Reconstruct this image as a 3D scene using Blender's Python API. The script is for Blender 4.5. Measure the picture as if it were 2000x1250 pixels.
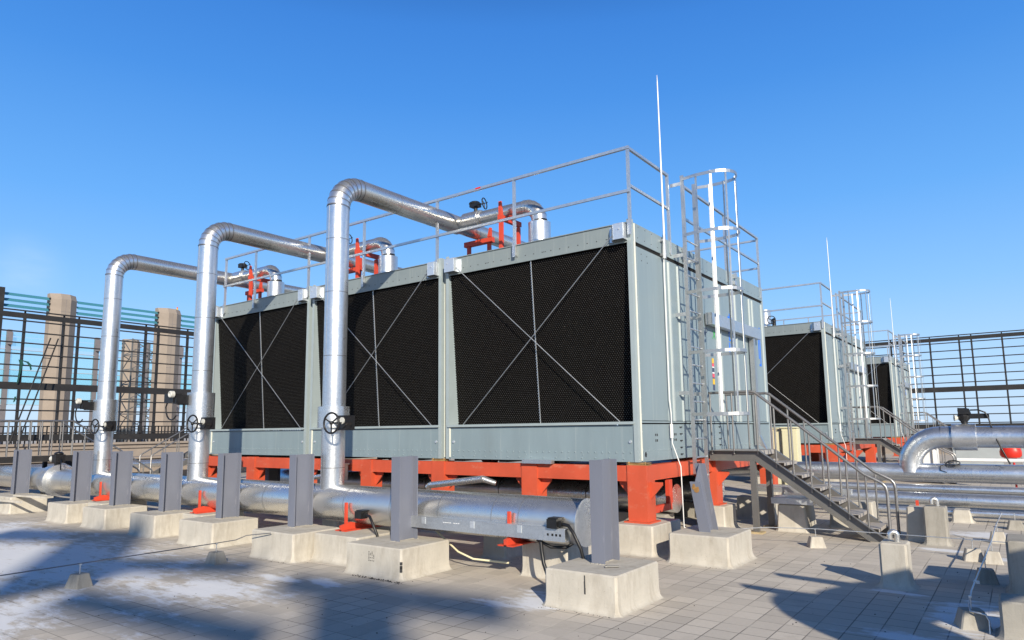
import bpy, bmesh, math, random
from mathutils import Vector, Matrix
random.seed(7)
S = bpy.context.scene
for o in list(bpy.data.objects): bpy.data.objects.remove(o)
COL = S.collection

# ------------------------------------------------------------------ camera
cam_d = bpy.data.cameras.new('camera'); cam = bpy.data.objects.new('camera', cam_d); COL.objects.link(cam)
YAW, PITCH, ROLL, F = 0.634184, 0.132212, -0.0118825, 1339.647
_f = Vector((-math.sin(YAW)*math.cos(PITCH), math.cos(YAW)*math.cos(PITCH), math.sin(PITCH)))
_r = Vector((math.cos(YAW), math.sin(YAW), 0)); _u = _r.cross(_f)
_r2 = _r*math.cos(ROLL)+_u*math.sin(ROLL); _u2 = -_r*math.sin(ROLL)+_u*math.cos(ROLL)
M4 = Matrix.Identity(4)
for i in range(3):
    M4[i][0], M4[i][1], M4[i][2] = _r2[i], _u2[i], -_f[i]
M4[0][3], M4[1][3], M4[2][3] = 4.484, -9.155, 1.728
cam.matrix_world = M4
cam_d.sensor_width = 36; cam_d.lens = 36*F/2000
cam_d.shift_x = 0; cam_d.shift_y = 37.37/2000
cam_d.clip_start = .05; cam_d.clip_end = 3000
S.camera = cam

# ------------------------------------------------------------------ world, sun, exposure
SUN_EL = math.radians(25.0)
SX, SY = 0.735, -0.678                      # horizontal direction towards the sun
sun_dir = Vector((SX*math.cos(SUN_EL), SY*math.cos(SUN_EL), math.sin(SUN_EL))).normalized()
W = bpy.data.worlds.new('World'); S.world = W; W.use_nodes = True
nt = W.node_tree; nt.nodes.clear()
out = nt.nodes.new('ShaderNodeOutputWorld'); bg = nt.nodes.new('ShaderNodeBackground')
sky = nt.nodes.new('ShaderNodeTexSky'); sky.sky_type = 'NISHITA'; sky.sun_disc = False
sky.sun_elevation = SUN_EL; sky.sun_rotation = math.atan2(SX, SY)
sky.altitude = 200; sky.air_density = 1.0; sky.dust_density = 0.6; sky.ozone_density = 2.5
hsv = nt.nodes.new('ShaderNodeHueSaturation'); hsv.inputs['Saturation'].default_value = 1.18
hsv.inputs['Value'].default_value = 1.0
nt.links.new(sky.outputs[0], hsv.inputs['Color'])
# clear winter air: blue right down to the horizon
tg = nt.nodes.new('ShaderNodeTexCoord'); sz = nt.nodes.new('ShaderNodeSeparateXYZ'); nt.links.new(tg.outputs['Generated'], sz.inputs[0])
gr = nt.nodes.new('ShaderNodeValToRGB'); ge = gr.color_ramp.elements
ge[0].position = 0.0; ge[0].color = (.47,.65,.90,1); ge[1].position = 1.0; ge[1].color = (.003,.02,.085,1)
for pz, cz in ((.07,(.39,.60,.90)),(.18,(.235,.50,.91)),(.30,(.125,.385,.86)),(.45,(.058,.262,.74)),(.53,(.042,.215,.67)),(.62,(.016,.10,.38)),(.72,(.007,.045,.17))):
    q = ge.new(pz); q.color = (*cz, 1)
nt.links.new(sz.outputs['Z'], gr.inputs[0])
gm = nt.nodes.new('ShaderNodeVectorMath'); gm.operation = 'SCALE'; gm.inputs['Scale'].default_value = 8.8
nt.links.new(gr.outputs[0], gm.inputs[0])
sm = nt.nodes.new('ShaderNodeMixRGB'); sm.inputs['Fac'].default_value = .82
nt.links.new(hsv.outputs[0], sm.inputs['Color1']); nt.links.new(gm.outputs[0], sm.inputs['Color2'])
# a faint wisp of cloud low on the left
tc = nt.nodes.new('ShaderNodeTexCoord')
wd = (Vector((4.484,-9.155,1.728)), )
vm = nt.nodes.new('ShaderNodeVectorMath'); vm.operation = 'DISTANCE'
_wd = (_f + _r2*((48-1000)/F) + _u2*(-(527-625-37.4)/F)).normalized()
vm.inputs[1].default_value = _wd
nt.links.new(tc.outputs['Generated'], vm.inputs[0])
mr = nt.nodes.new('ShaderNodeMapRange'); mr.interpolation_type = 'SMOOTHSTEP'
mr.inputs['From Min'].default_value = .055; mr.inputs['From Max'].default_value = 0.0
mr.inputs['To Min'].default_value = 0; mr.inputs['To Max'].default_value = 1
nt.links.new(vm.outputs['Value'], mr.inputs['Value'])
mp = nt.nodes.new('ShaderNodeMapping'); mp.inputs['Scale'].default_value = (14, 14, 34)
nt.links.new(tc.outputs['Generated'], mp.inputs['Vector'])
nz = nt.nodes.new('ShaderNodeTexNoise'); nz.inputs['Scale'].default_value = 1.6; nz.inputs['Detail'].default_value = 6
nt.links.new(mp.outputs[0], nz.inputs['Vector'])
mu = nt.nodes.new('ShaderNodeMath'); mu.operation = 'MULTIPLY'
nt.links.new(mr.outputs[0], mu.inputs[0]); nt.links.new(nz.outputs['Fac'], mu.inputs[1])
mu2 = nt.nodes.new('ShaderNodeMath'); mu2.operation = 'MULTIPLY'; mu2.inputs[1].default_value = .22
nt.links.new(mu.outputs[0], mu2.inputs[0])
mx = nt.nodes.new('ShaderNodeMixRGB'); mx.inputs['Color2'].default_value = (7.5, 8.0, 8.8, 1)
nt.links.new(mu2.outputs[0], mx.inputs['Fac']); nt.links.new(sm.outputs[0], mx.inputs['Color1'])
nt.links.new(mx.outputs[0], bg.inputs['Color']); bg.inputs['Strength'].default_value = 0.11
nt.links.new(bg.outputs[0], out.inputs['Surface'])
sd = bpy.data.lights.new('sun', 'SUN'); sun = bpy.data.objects.new('sun', sd); COL.objects.link(sun)
sd.energy = 5.0; sd.angle = math.radians(0.53); sd.color = (1.0, .90, .74)
sun.rotation_euler = (-sun_dir).to_track_quat('-Z', 'Y').to_euler()
S.view_settings.view_transform = 'Standard'; S.view_settings.look = 'None'
S.view_settings.exposure = 0.32; S.view_settings.gamma = 1.0
S.render.engine = 'CYCLES'
S.cycles.max_bounces = 6; S.cycles.transparent_max_bounces = 12

# ------------------------------------------------------------------ materials
def newmat(name):
    m = bpy.data.materials.new(name); m.use_nodes = True
    n = m.node_tree; b = n.nodes['Principled BSDF']
    return m, n, b
def noise(n, scale, detail=5, rough=.6, stretch=None, coord='Object'):
    t = n.nodes.new('ShaderNodeTexCoord'); x = n.nodes.new('ShaderNodeTexNoise')
    x.inputs['Scale'].default_value = scale; x.inputs['Detail'].default_value = detail; x.inputs['Roughness'].default_value = rough
    if stretch:
        mpn = n.nodes.new('ShaderNodeMapping'); mpn.inputs['Scale'].default_value = stretch
        n.links.new(t.outputs[coord], mpn.inputs['Vector']); n.links.new(mpn.outputs[0], x.inputs['Vector'])
    else: n.links.new(t.outputs[coord], x.inputs['Vector'])
    return x.outputs['Fac']
def ramp(n, src, stops):
    r = n.nodes.new('ShaderNodeValToRGB'); e = r.color_ramp.elements
    e[0].position, e[0].color = stops[0][0], (*stops[0][1], 1)
    e[1].position, e[1].color = stops[-1][0], (*stops[-1][1], 1)
    for p, c in stops[1:-1]:
        k = e.new(p); k.color = (*c, 1)
    n.links.new(src, r.inputs[0]); return r.outputs['Color']
def mapr(n, src, a, b, c, d):
    r = n.nodes.new('ShaderNodeMapRange')
    for k, v in zip(('From Min','From Max','To Min','To Max'), (a,b,c,d)): r.inputs[k].default_value = v
    n.links.new(src, r.inputs['Value']); return r.outputs[0]
def mixc(n, fac, a, b, mode='MIX'):
    x = n.nodes.new('ShaderNodeMixRGB'); x.blend_type = mode
    for s, v in ((x.inputs['Fac'], fac), (x.inputs['Color1'], a), (x.inputs['Color2'], b)):
        if isinstance(v, (int, float)): s.default_value = v
        elif isinstance(v, tuple): s.default_value = (*v, 1)
        else: n.links.new(v, s)
    return x.outputs[0]
def bump(n, b, src, strength, dist=.02):
    k = n.nodes.new('ShaderNodeBump'); k.inputs['Strength'].default_value = strength; k.inputs['Distance'].default_value = dist
    n.links.new(src, k.inputs['Height']); n.links.new(k.outputs[0], b.inputs['Normal'])
def sc(c, k): return tuple(min(1, x*k) for x in c)
def paint(name, c, rough=.5, metal=0, var=.12, scale=3.0, stretch=None, dirt=None, bmp=0.0, spec=.4):
    m, n, b = newmat(name)
    a = noise(n, scale, 6, .62, stretch)
    col = ramp(n, a, [(.3, sc(c, 1-var)), (.7, sc(c, 1+var))])
    if dirt:
        d = noise(n, scale*.45, 8, .7, stretch)
        col = mixc(n, mapr(n, d, .56, .74, 0, .55), col, dirt)
    n.links.new(col, b.inputs['Base Color'])
    n.links.new(mapr(n, a, .3, .7, rough-.06, rough+.08), b.inputs['Roughness'])
    b.inputs['Metallic'].default_value = metal; b.inputs['Specular IOR Level'].default_value = spec
    if bmp: bump(n, b, noise(n, scale*9, 5), bmp, .006)
    return m
def concrete(name, c, dark, base_damp=True):
    m, n, b = newmat(name)
    a = noise(n, 2.2, 6, .65); fine = noise(n, 34, 4, .7); st = noise(n, 3.5, 7, .72, (1.6,1.6,.35)); bl = noise(n, 1.1, 4, .6)
    col = ramp(n, a, [(.3, sc(c, .88)), (.7, sc(c, 1.1))])
    col = mixc(n, mapr(n, st, .48, .66, 0, .75), col, dark)
    col = mixc(n, mapr(n, bl, .55, .68, 0, .5), col, sc(c, 1.18))
    col = mixc(n, mapr(n, fine, .60, .78, 0, .45), col, sc(dark, .75))
    t = n.nodes.new('ShaderNodeTexCoord'); v = n.nodes.new('ShaderNodeTexVoronoi'); v.inputs['Scale'].default_value = 16
    n.links.new(t.outputs['Object'], v.inputs['Vector'])
    col = mixc(n, mapr(n, v.outputs['Distance'], .03, .07, .7, 0), col, sc(dark, .45))
    n.links.new(col, b.inputs['Base Color']); b.inputs['Roughness'].default_value = .9; b.inputs['Specular IOR Level'].default_value = .2
    h = mixc(n, .5, fine, st); bump(n, b, h, .45, .012)
    return m
def galv(name, c=(.62,.65,.68), rough=.3, spangle=14, amt=.2, metal=.95, streak=(1,1,1), dents=.05):
    """galvanised sheet: zinc spangle, rubbing streaks, very slight waviness"""
    m, n, b = newmat(name)
    t = n.nodes.new('ShaderNodeTexCoord')
    v = n.nodes.new('ShaderNodeTexVoronoi'); v.inputs['Scale'].default_value = spangle
    nn = n.nodes.new('ShaderNodeTexNoise'); nn.inputs['Scale'].default_value = spangle*.6; nn.inputs['Detail'].default_value = 3
    n.links.new(t.outputs['Object'], nn.inputs['Vector'])
    wv = mixc(n, .12, t.outputs['Object'], nn.outputs['Color'])
    n.links.new(wv, v.inputs['Vector'])
    sp = n.nodes.new('ShaderNodeSeparateColor'); n.links.new(v.outputs['Color'], sp.inputs[0])
    st = noise(n, 6, 6, .7, streak)
    bl = noise(n, 1.3, 4, .6)
    col = ramp(n, sp.outputs[0], [(.0, sc(c, 1-amt)), (1., sc(c, 1+amt*.6))])
    col = mixc(n, mapr(n, st, .5, .8, 0, .22), col, sc(c, .7))
    n.links.new(col, b.inputs['Base Color'])
    r1 = mapr(n, sp.outputs[1], 0, 1, rough-.05, rough+.09)
    ad = n.nodes.new('ShaderNodeMath'); ad.operation = 'ADD'
    n.links.new(r1, ad.inputs[0]); n.links.new(mapr(n, bl, .3, .7, -.05, .12), ad.inputs[1])
    n.links.new(ad.outputs[0], b.inputs['Roughness'])
    b.inputs['Metallic'].default_value = metal
    bump(n, b, noise(n, 2.0, 1, .4), dents, .03)
    return m
MAT = {}
MAT['clad'] = galv('aluminium_cladding', (.66,.65,.62), .26, 70, .02, .86, (1.5,1.5,1.5), .012)
MAT['riser'] = galv('galvanised_riser', (.67,.69,.71), .30, 60, .13, .90, (4,4,.5), .012)
MAT['galv'] = galv('galvanised_rail', (.60,.62,.63), .40, 60, .12, .85, (1,1,1), .0)
MAT['bright'] = galv('bright_zinc', (.52,.53,.53), .40, 60, .10, .9, (1,1,1), .0)
MAT['tower'] = paint('grey_green_panel', (.205,.265,.290), .40, .0, .09, 1.6, (1.2,1.2,.22), (.185,.225,.235), .03, .5)
MAT['tower2'] = paint('grey_green_trim', (.295,.35,.362), .42, .0, .06, 2, None, None, .0, .5)
MAT['fascia'] = paint('grey_fascia', (.205,.242,.246), .45, .0, .06, 1.5, (.5,1,1.6), (.25,.28,.27), .0, .5)
MAT['bead'] = paint('cream_seal', (.56,.57,.50), .5, 0, .05, 6)
MAT['bracket'] = galv('zinc_bracket', (.60,.64,.68), .33, 50, .08, .6, (1,1,1), .0)
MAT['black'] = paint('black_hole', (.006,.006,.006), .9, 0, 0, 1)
MAT['fill'] = paint('black_fill', (.004,.0036,.0034), .85, 0, .3, 8, None, None, 0, .08)
MAT['dot'] = paint('fill_highlight', (.098,.094,.088), .32, 0, .4, 22)  # fill tabs in a lighter tone: caught light put into the colour
MAT['orange'] = paint('red_lead_primer', (.52,.082,.036), .5, 0, .13, 2.2, (1,1,.6), (.40,.075,.035), .04)
def worn(m, scale, stretch, lo, hi, col2, amt):
    n = m.node_tree; b = n.nodes['Principled BSDF']; l = b.inputs['Base Color'].links[0].from_socket
    w = noise(n, scale, 9, .75, stretch)
    n.links.new(mixc(n, mapr(n, w, lo, hi, 0, amt), l, col2), b.inputs['Base Color'])
worn(MAT['orange'], 2.0, (1,1,2.2), .56, .66, (.54,.19,.12), .8); worn(MAT['orange'], 7.0, None, .66, .72, (.16,.05,.03), .8)
MAT['red'] = paint('red_bracket', (.55,.06,.028), .5, 0, .1, 5)
MAT['rust'] = paint('rusty_zinc', (.42,.26,.10), .6, .2, .35, 18, None, (.62,.55,.40))
MAT['post'] = paint('grey_steel_primer', (.155,.167,.208), .5, .0, .08, 2.0, (1,1,.3), (.16,.165,.19), .04)
MAT['rustspot'] = paint('rust_stain', (.30,.16,.05), .7, 0, .3, 30)
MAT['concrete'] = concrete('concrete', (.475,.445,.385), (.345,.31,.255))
MAT['concrete2'] = concrete('grey_or_shade_concrete', (.34,.32,.28), (.22,.205,.175))  # real grey concrete; also the painted shade tone of shaded bollards and weights
MAT['stone'] = paint('tan_stone', (.285,.24,.20), .85, 0, .09, 1.4, None, (.24,.20,.165), .1, .2)
MAT['stone_d'] = paint('dark_stone', (.17,.16,.17), .8, 0, .12, 2, None, None, .1, .2)
MAT['dark'] = paint('dark_steel', (.019,.018,.018), .6, 0, .15, 2, None, (.065,.06,.055), .0, .4)
MAT['walk'] = paint('walkway_paint', (.145,.142,.138), .42, .25, .08, 3, (1,1,1), (.26,.24,.20), .0, .5)
MAT['tread'] = paint('tread_plate', (.36,.335,.31), .6, .0, .12, 6, None, (.34,.30,.24), .1)
MAT['rail'] = galv('stair_rail', (.27,.265,.26), .34, 60, .08, .7, (1,1,1), .0)
MAT['wire'] = paint('weathered_wire', (.16,.16,.17), .5, .4, .1, 9)
MAT['blk'] = paint('black_plastic', (.012,.012,.013), .4, 0, .2, 9)
MAT['white'] = paint('white_paint', (.78,.78,.76), .4, 0, .05, 5)
MAT['dial'] = paint('pale_dial', (.52,.52,.48), .35, 0, .06, 8)
MAT['cream'] = paint('cream_cabinet', (.66,.62,.42), .5, 0, .05, 2)
MAT['redbox'] = paint('fire_red', (.62,.03,.015), .4, 0, .06, 4)
MAT['yellow'] = paint('yellow_label', (.75,.46,.03), .5, 0, .05, 20)
MAT['pink'] = paint('pink_label', (.72,.09,.13), .5, 0, .05, 20)
MAT['navy'] = paint('navy_label', (.06,.075,.13), .5, 0, .1, 30)
MAT['blue'] = paint('blue_lettering', (.015,.17,.75), .5, 0, .05, 10)
MAT['green'] = paint('green_lettering', (.03,.40,.06), .5, 0, .05, 10)
MAT['rope'] = paint('green_cloth', (.012,.065,.052), .9, 0, .2, 20)
MAT['ink'] = paint('stencil_ink', (.05,.05,.05), .9, 0, .2, 20)
MAT['wood'] = paint('board', (.42,.33,.19), .8, 0, .2, 10)
MAT['greybox'] = paint('grey_plant', (.36,.39,.40), .5, 0, .08, 1.5)
worn(MAT['post'], 6.0, (1,1,.25), .60, .72, (.30,.30,.33), .6); worn(MAT['post'], 14, None, .70, .74, (.22,.12,.06), .6)
worn(MAT['tower'], 3.0, (3,3,.10), .56, .72, (.40,.44,.43), .5); worn(MAT['tower'], 9, (1,1,.5), .68, .74, (.17,.18,.165), .5)
worn(MAT['fascia'], 5.0, (3,3,.2), .56, .70, (.36,.39,.37), .45)
def glassmat():
    m, n, b = newmat('teal_glass')
    b.inputs['Base Color'].default_value = (.45,.70,.74,1); b.inputs['Roughness'].default_value = .06
    tr = n.nodes.new('ShaderNodeBsdfTransparent'); tr.inputs['Color'].default_value = (.84,.955,.975,1)
    mxn = n.nodes.new('ShaderNodeMixShader'); mxn.inputs[0].default_value = .10
    n.links.new(tr.outputs[0], mxn.inputs[1]); n.links.new(b.outputs[0], mxn.inputs[2])
    n.links.new(mxn.outputs[0], n.nodes['Material Output'].inputs['Surface'])
    return m
MAT['glass'] = glassmat()
def slatmat():
    m, n, b = newmat('teal_glass_slat')
    b.inputs['Base Color'].default_value = (.07,.25,.31,1); b.inputs['Roughness'].default_value = .12
    tr = n.nodes.new('ShaderNodeBsdfTransparent'); tr.inputs['Color'].default_value = (.45,.75,.80,1)
    mxn = n.nodes.new('ShaderNodeMixShader'); mxn.inputs[0].default_value = .75
    n.links.new(tr.outputs[0], mxn.inputs[1]); n.links.new(b.outputs[0], mxn.inputs[2])
    n.links.new(mxn.outputs[0], n.nodes['Material Output'].inputs['Surface'])
    return m
MAT['slat'] = slatmat()

SNOW = [(-7.0,-5.15,4.1,1.55),(-10.5,-4.4,3,.9),(-3.0,-4.75,1.2,.5),(-3.6,-6.6,1.1,.5),(-2.15,-3.78,.42,.16),(-2.9,-3.95,.5,.14),
        (.33,-3.16,.42,.42),(.1,-3.45,.3,.16),(3.95,-1.45,.34,.62),(3.5,-2.5,.5,.2),(3.28,-.78,.26,.13),(3.45,2.35,.3,.15),(3.95,4.2,.7,.45),(4.2,1.95,.5,.12)]
def groundmat():
    m, n, b = newmat('paved_roof')
    t = n.nodes.new('ShaderNodeTexCoord'); mpn = n.nodes.new('ShaderNodeMapping')
    mpn.inputs['Rotation'].default_value = (0, 0, math.radians(90))
    n.links.new(t.outputs['Object'], mpn.inputs['Vector'])
    br = n.nodes.new('ShaderNodeTexBrick'); br.inputs['Scale'].default_value = 1
    br.offset = 0.0; br.inputs['Brick Width'].default_value = .24; br.inputs['Row Height'].default_value = .24
    br.inputs['Mortar Size'].default_value = .0060; br.inputs['Mortar Smooth'].default_value = .25; br.inputs['Bias'].default_value = 0
    br.inputs['Color1'].default_value = (.415,.378,.328,1); br.inputs['Color2'].default_value = (.55,.50,.43,1)
    br.inputs['Mortar'].default_value = (.60,.55,.46,1)
    n.links.new(mpn.outputs[0], br.inputs['Vector'])
    big = noise(n, .55, 6, .65); fine = noise(n, 26, 4, .6)
    # open joints: darker along some rows only
    col = mixc(n, mapr(n, big, .35, .7, 0, .35), br.outputs['Color'], (.58,.53,.45))
    col = mixc(n, mapr(n, fine, .3, .75, 0, .22), col, (.33,.30,.26))
    jn = noise(n, .8, 3, .5)
    jf = n.nodes.new('ShaderNodeMath'); jf.operation = 'MULTIPLY'
    n.links.new(br.outputs['Fac'], jf.inputs[0]); n.links.new(mapr(n, jn, .36, .55, 0, 1), jf.inputs[1])
    col = mixc(n, jf.outputs[0], col, (.20,.185,.165))
    st = noise(n, 2.2, 7, .7)
    col = mixc(n, mapr(n, st, .55, .70, 0, .55), col, (.34,.31,.265))
    # snow left lying in patches
    acc = None
    sx = n.nodes.new('ShaderNodeSeparateXYZ'); n.links.new(t.outputs['Object'], sx.inputs[0])
    for (cx, cy, rx, ry) in SNOW:
        vs = n.nodes.new('ShaderNodeVectorMath'); vs.operation = 'SUBTRACT'; vs.inputs[1].default_value = (cx, cy, 0)
        n.links.new(t.outputs['Object'], vs.inputs[0])
        vd = n.nodes.new('ShaderNodeVectorMath'); vd.operation = 'MULTIPLY'; vd.inputs[1].default_value = (1/rx, 1/ry, 0)
        n.links.new(vs.outputs[0], vd.inputs[0])
        ln = n.nodes.new('ShaderNodeVectorMath'); ln.operation = 'LENGTH'; n.links.new(vd.outputs[0], ln.inputs[0])
        v = mapr(n, ln.outputs['Value'], 0, 2, 1, -1)
        if acc is None: acc = v
        else:
            mxm = n.nodes.new('ShaderNodeMath'); mxm.operation = 'MAXIMUM'
            n.links.new(acc, mxm.inputs[0]); n.links.new(v, mxm.inputs[1]); acc = mxm.outputs[0]
    s1 = noise(n, 1.4, 9, .68, (1, 1.7, 1)); s2 = noise(n, 4.5, 6, .7, (.8, 2.4, 1))
    ad = n.nodes.new('ShaderNodeMath'); ad.operation = 'ADD'; n.links.new(acc, ad.inputs[0]); n.links.new(mapr(n, s1, .25, .75, -.85, .85), ad.inputs[1])
    ad2 = n.nodes.new('ShaderNodeMath'); ad2.operation = 'ADD'; n.links.new(ad.outputs[0], ad2.inputs[0]); n.links.new(mapr(n, s2, .25, .75, -.6, .6), ad2.inputs[1])
    mask = mapr(n, ad2.outputs[0], .0, .55, 0, .86)
    col = mixc(n, mask, col, (.70,.72,.75))
    n.links.new(col, b.inputs['Base Color']); b.inputs['Roughness'].default_value = .9; b.inputs['Specular IOR Level'].default_value = .25
    h = mixc(n, mask, mapr(n, br.outputs['Fac'], 0, 1, .5, .2), s1)
    bump(n, b, h, .5, .02)
    return m
MAT['ground'] = groundmat()

# ------------------------------------------------------------------ mesh helpers
class MB:
    def __init__(s): s.v = []; s.f = []; s.sm = []
    def _q(s, base, faces, smooth=False):
        for f in faces: s.f.append([base+i for i in f]); s.sm.append(smooth)
    def box(s, x0, x1, y0, y1, z0, z1):
        b = len(s.v); s.v += [(x,y,z) for z in (z0,z1) for y in (y0,y1) for x in (x0,x1)]
        s._q(b, [(0,2,3,1),(4,5,7,6),(0,1,5,4),(1,3,7,5),(3,2,6,7),(2,0,4,6)]); return s
    def hexa(s, bot, top):
        b = len(s.v); s.v += [tuple(p) for p in bot]+[tuple(p) for p in top]; k = len(bot)
        s._q(b, [tuple(range(k))[::-1], tuple(range(k,2*k))]+[(i,(i+1)%k,k+(i+1)%k,k+i) for i in range(k)]); return s
    def prism(s, poly, axis, a, c):
        mk = {'x': lambda p,t:(t,p[0],p[1]), 'y': lambda p,t:(p[0],t,p[1]), 'z': lambda p,t:(p[0],p[1],t)}[axis]
        return s.hexa([mk(p,a) for p in poly], [mk(p,c) for p in poly])
    def bar(s, p0, p1, w, h, up=(0,0,1)):
        p0, p1 = Vector(p0), Vector(p1); d = (p1-p0).normalized(); u = Vector(up)
        if abs(d.dot(u)) > .99: u = Vector((0,1,0))
        x = d.cross(u).normalized(); y = x.cross(d).normalized()
        cs = [x*(-w/2)+y*(-h/2), x*(w/2)+y*(-h/2), x*(w/2)+y*(h/2), x*(-w/2)+y*(h/2)]
        return s.hexa([p0+c for c in cs], [p1+c for c in cs])
    def _frame(s, d):
        u = Vector((0,0,1)) if abs(d.z) < .9 else Vector((0,1,0))
        x = d.cross(u).normalized(); return x, x.cross(d).normalized()
    def cyl(s, p0, p1, r, r1=None, n=16, caps=True, smooth=True):
        p0, p1 = Vector(p0), Vector(p1); d = (p1-p0).normalized(); x, y = s._frame(d); r1 = r if r1 is None else r1
        b = len(s.v)
        for p, q in ((p0,r),(p1,r1)):
            s.v += [tuple(p+(x*math.cos(2*math.pi*i/n)+y*math.sin(2*math.pi*i/n))*q) for i in range(n)]
        s._q(b, [(i,(i+1)%n,n+(i+1)%n,n+i) for i in range(n)], smooth)
        if caps:
            b2 = len(s.v); s.v += s.v[b:b+2*n]
            s._q(b2, [tuple(range(n))[::-1], tuple(range(n,2*n))])
        return s
    def tube(s, pts, r, n=16, sharp=False, caps=True):
        pts = [Vector(p) for p in pts]; k = len(pts)
        ds = [(pts[i+1]-pts[i]).normalized() for i in range(k-1)]
        x, y = s._frame(ds[0]); rings = []
        fr = [(x,y)]
        for i in range(1, k-1):
            q = ds[i-1].rotation_difference(ds[i]); x = q @ x; y = q @ y; fr.append((x,y))
        for i in range(k):
            if i in (0, k-1):
                d = ds[0] if i == 0 else ds[-1]; nrm = d
            else:
                d = ds[i-1]; nrm = (ds[i-1]+ds[i]).normalized()
            x, y = fr[max(0, i-1)]; ring = []
            for j in range(n):
                o = (x*math.cos(2*math.pi*j/n)+y*math.sin(2*math.pi*j/n))*r
                o = o - d*(o.dot(nrm)/d.dot(nrm)); ring.append(pts[i]+o)
            rings.append(ring)
        if sharp:
            for i in range(k-1):
                b = len(s.v); s.v += [tuple(p) for p in rings[i]]+[tuple(p) for p in rings[i+1]]
                s._q(b, [(j,(j+1)%n,n+(j+1)%n,n+j) for j in range(n)], True)
        else:
            b = len(s.v)
            for rg in rings: s.v += [tuple(p) for p in rg]
            for i in range(k-1):
                s._q(b+i*n, [(j,(j+1)%n,n+(j+1)%n,n+j) for j in range(n)], True)
        if caps:
            for rg in (rings[0][::-1], rings[-1]):
                b = len(s.v); s.v += [tuple(p) for p in rg]; s._q(b, [tuple(range(n))])
        return s
    def torus(s, c, nrm, R, r, n=24, m=8):
        c, d = Vector(c), Vector(nrm).normalized(); x, y = s._frame(d); b = len(s.v)
        for i in range(n):
            a = 2*math.pi*i/n; e = x*math.cos(a)+y*math.sin(a)
            for j in range(m):
                t = 2*math.pi*j/m; s.v.append(tuple(c+e*(R+r*math.cos(t))+d*(r*math.sin(t))))
        for i in range(n):
            for j in range(m):
                s.f.append([b+i*m+j, b+((i+1)%n)*m+j, b+((i+1)%n)*m+(j+1)%m, b+i*m+(j+1)%m]); s.sm.append(True)
        return s
    def ball(s, c, r, n=12, m=8, sq=(1,1,1)):
        b = len(s.v)
        for i in range(m+1):
            t = math.pi*i/m
            for j in range(n):
                a = 2*math.pi*j/n
                s.v.append((c[0]+r*sq[0]*math.sin(t)*math.cos(a), c[1]+r*sq[1]*math.sin(t)*math.sin(a), c[2]+r*sq[2]*math.cos(t)))
        for i in range(m):
            for j in range(n):
                s.f.append([b+i*n+j, b+i*n+(j+1)%n, b+(i+1)*n+(j+1)%n, b+(i+1)*n+j]); s.sm.append(True)
        return s
    def rivet(s, p, nrm, r=.008, h=.005):
        p, d = Vector(p), Vector(nrm); x, y = s._frame(d); b = len(s.v); n = 6
        s.v += [tuple(p+(x*math.cos(i*math.pi/3)+y*math.sin(i*math.pi/3))*r) for i in range(n)]
        s.v += [tuple(p+d*h+(x*math.cos(i*math.pi/3)+y*math.sin(i*math.pi/3))*r*.55) for i in range(n)]
        s._q(b, [tuple(range(n,2*n))]+[(i,(i+1)%n,n+(i+1)%n,n+i) for i in range(n)]); return s
    def loft(s, rings, smooth=False, caps=True):
        b = len(s.v); n = len(rings[0])
        for rg in rings: s.v += [tuple(p) for p in rg]
        for i in range(len(rings)-1):
            s._q(b+i*n, [(j,(j+1)%n,n+(j+1)%n,n+j) for j in range(n)], smooth)
        if caps:
            for rg in (rings[0][::-1], rings[-1]):
                c = len(s.v); s.v += [tuple(p) for p in rg]; s._q(c, [tuple(range(n))])
        return s
    def build(s, name, mat, parent=None):
        me = bpy.data.meshes.new(name); off = Vector((0,0,0)); q = parent
        while q is not None: off += q.location; q = q.parent
        me.from_pydata([(a-off.x, b-off.y, c-off.z) for a, b, c in s.v], [], s.f)
        for p, k in zip(me.polygons, s.sm): p.use_smooth = k
        bm = bmesh.new(); bm.from_mesh(me); bmesh.ops.recalc_face_normals(bm, faces=bm.faces); bm.to_mesh(me); bm.free()
        me.materials.append(MAT[mat] if isinstance(mat, str) else mat); me.update()
        o = bpy.data.objects.new(name, me); COL.objects.link(o); o.parent = parent
        return o
def tag(o, label, cat, group=None, kind=None):
    if label: o['label'] = label
    if cat: o['category'] = cat
    if group: o['group'] = group
    if kind: o['kind'] = kind
    return o
def thing(name, loc, label, cat, group=None):
    o = bpy.data.objects.new(name, None); o.empty_display_size = .2; COL.objects.link(o); o.location = loc
    return tag(o, label, cat, group)
def solo(mb, name, mat, label, cat, group=None, origin=None):
    """a thing that is one mesh; its origin sits at its base"""
    if origin is None:
        xs, ys, zs = zip(*mb.v); origin = ((min(xs)+max(xs))/2, (min(ys)+max(ys))/2, min(zs))
    mb.v = [(a-origin[0], b-origin[1], c-origin[2]) for a, b, c in mb.v]
    o = mb.build(name, mat); o.location = origin; return tag(o, label, cat, group)
def struct(mb, name, mat):
    o = mb.build(name, mat); o['kind'] = 'structure'; return o
def dup(root, delta, label, group=None):
    def rec(o, parent):
        c = o.copy(); COL.objects.link(c); c.parent = parent
        for ch in [x for x in bpy.data.objects if x.parent == o]: rec(ch, c)
        return c
    c = rec(root, None); c.location = Vector(root.location)+Vector(delta); c['label'] = label
    if group: c['group'] = group
    return c
def arc(corner, d0, d1, R, n):
    c, a, e = Vector(corner), Vector(d0), Vector(d1); ce = c-a*R+e*R
    return [ce+(-e*math.cos(math.pi/2*i/n)+a*math.sin(math.pi/2*i/n))*R for i in range(n+1)]
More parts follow.
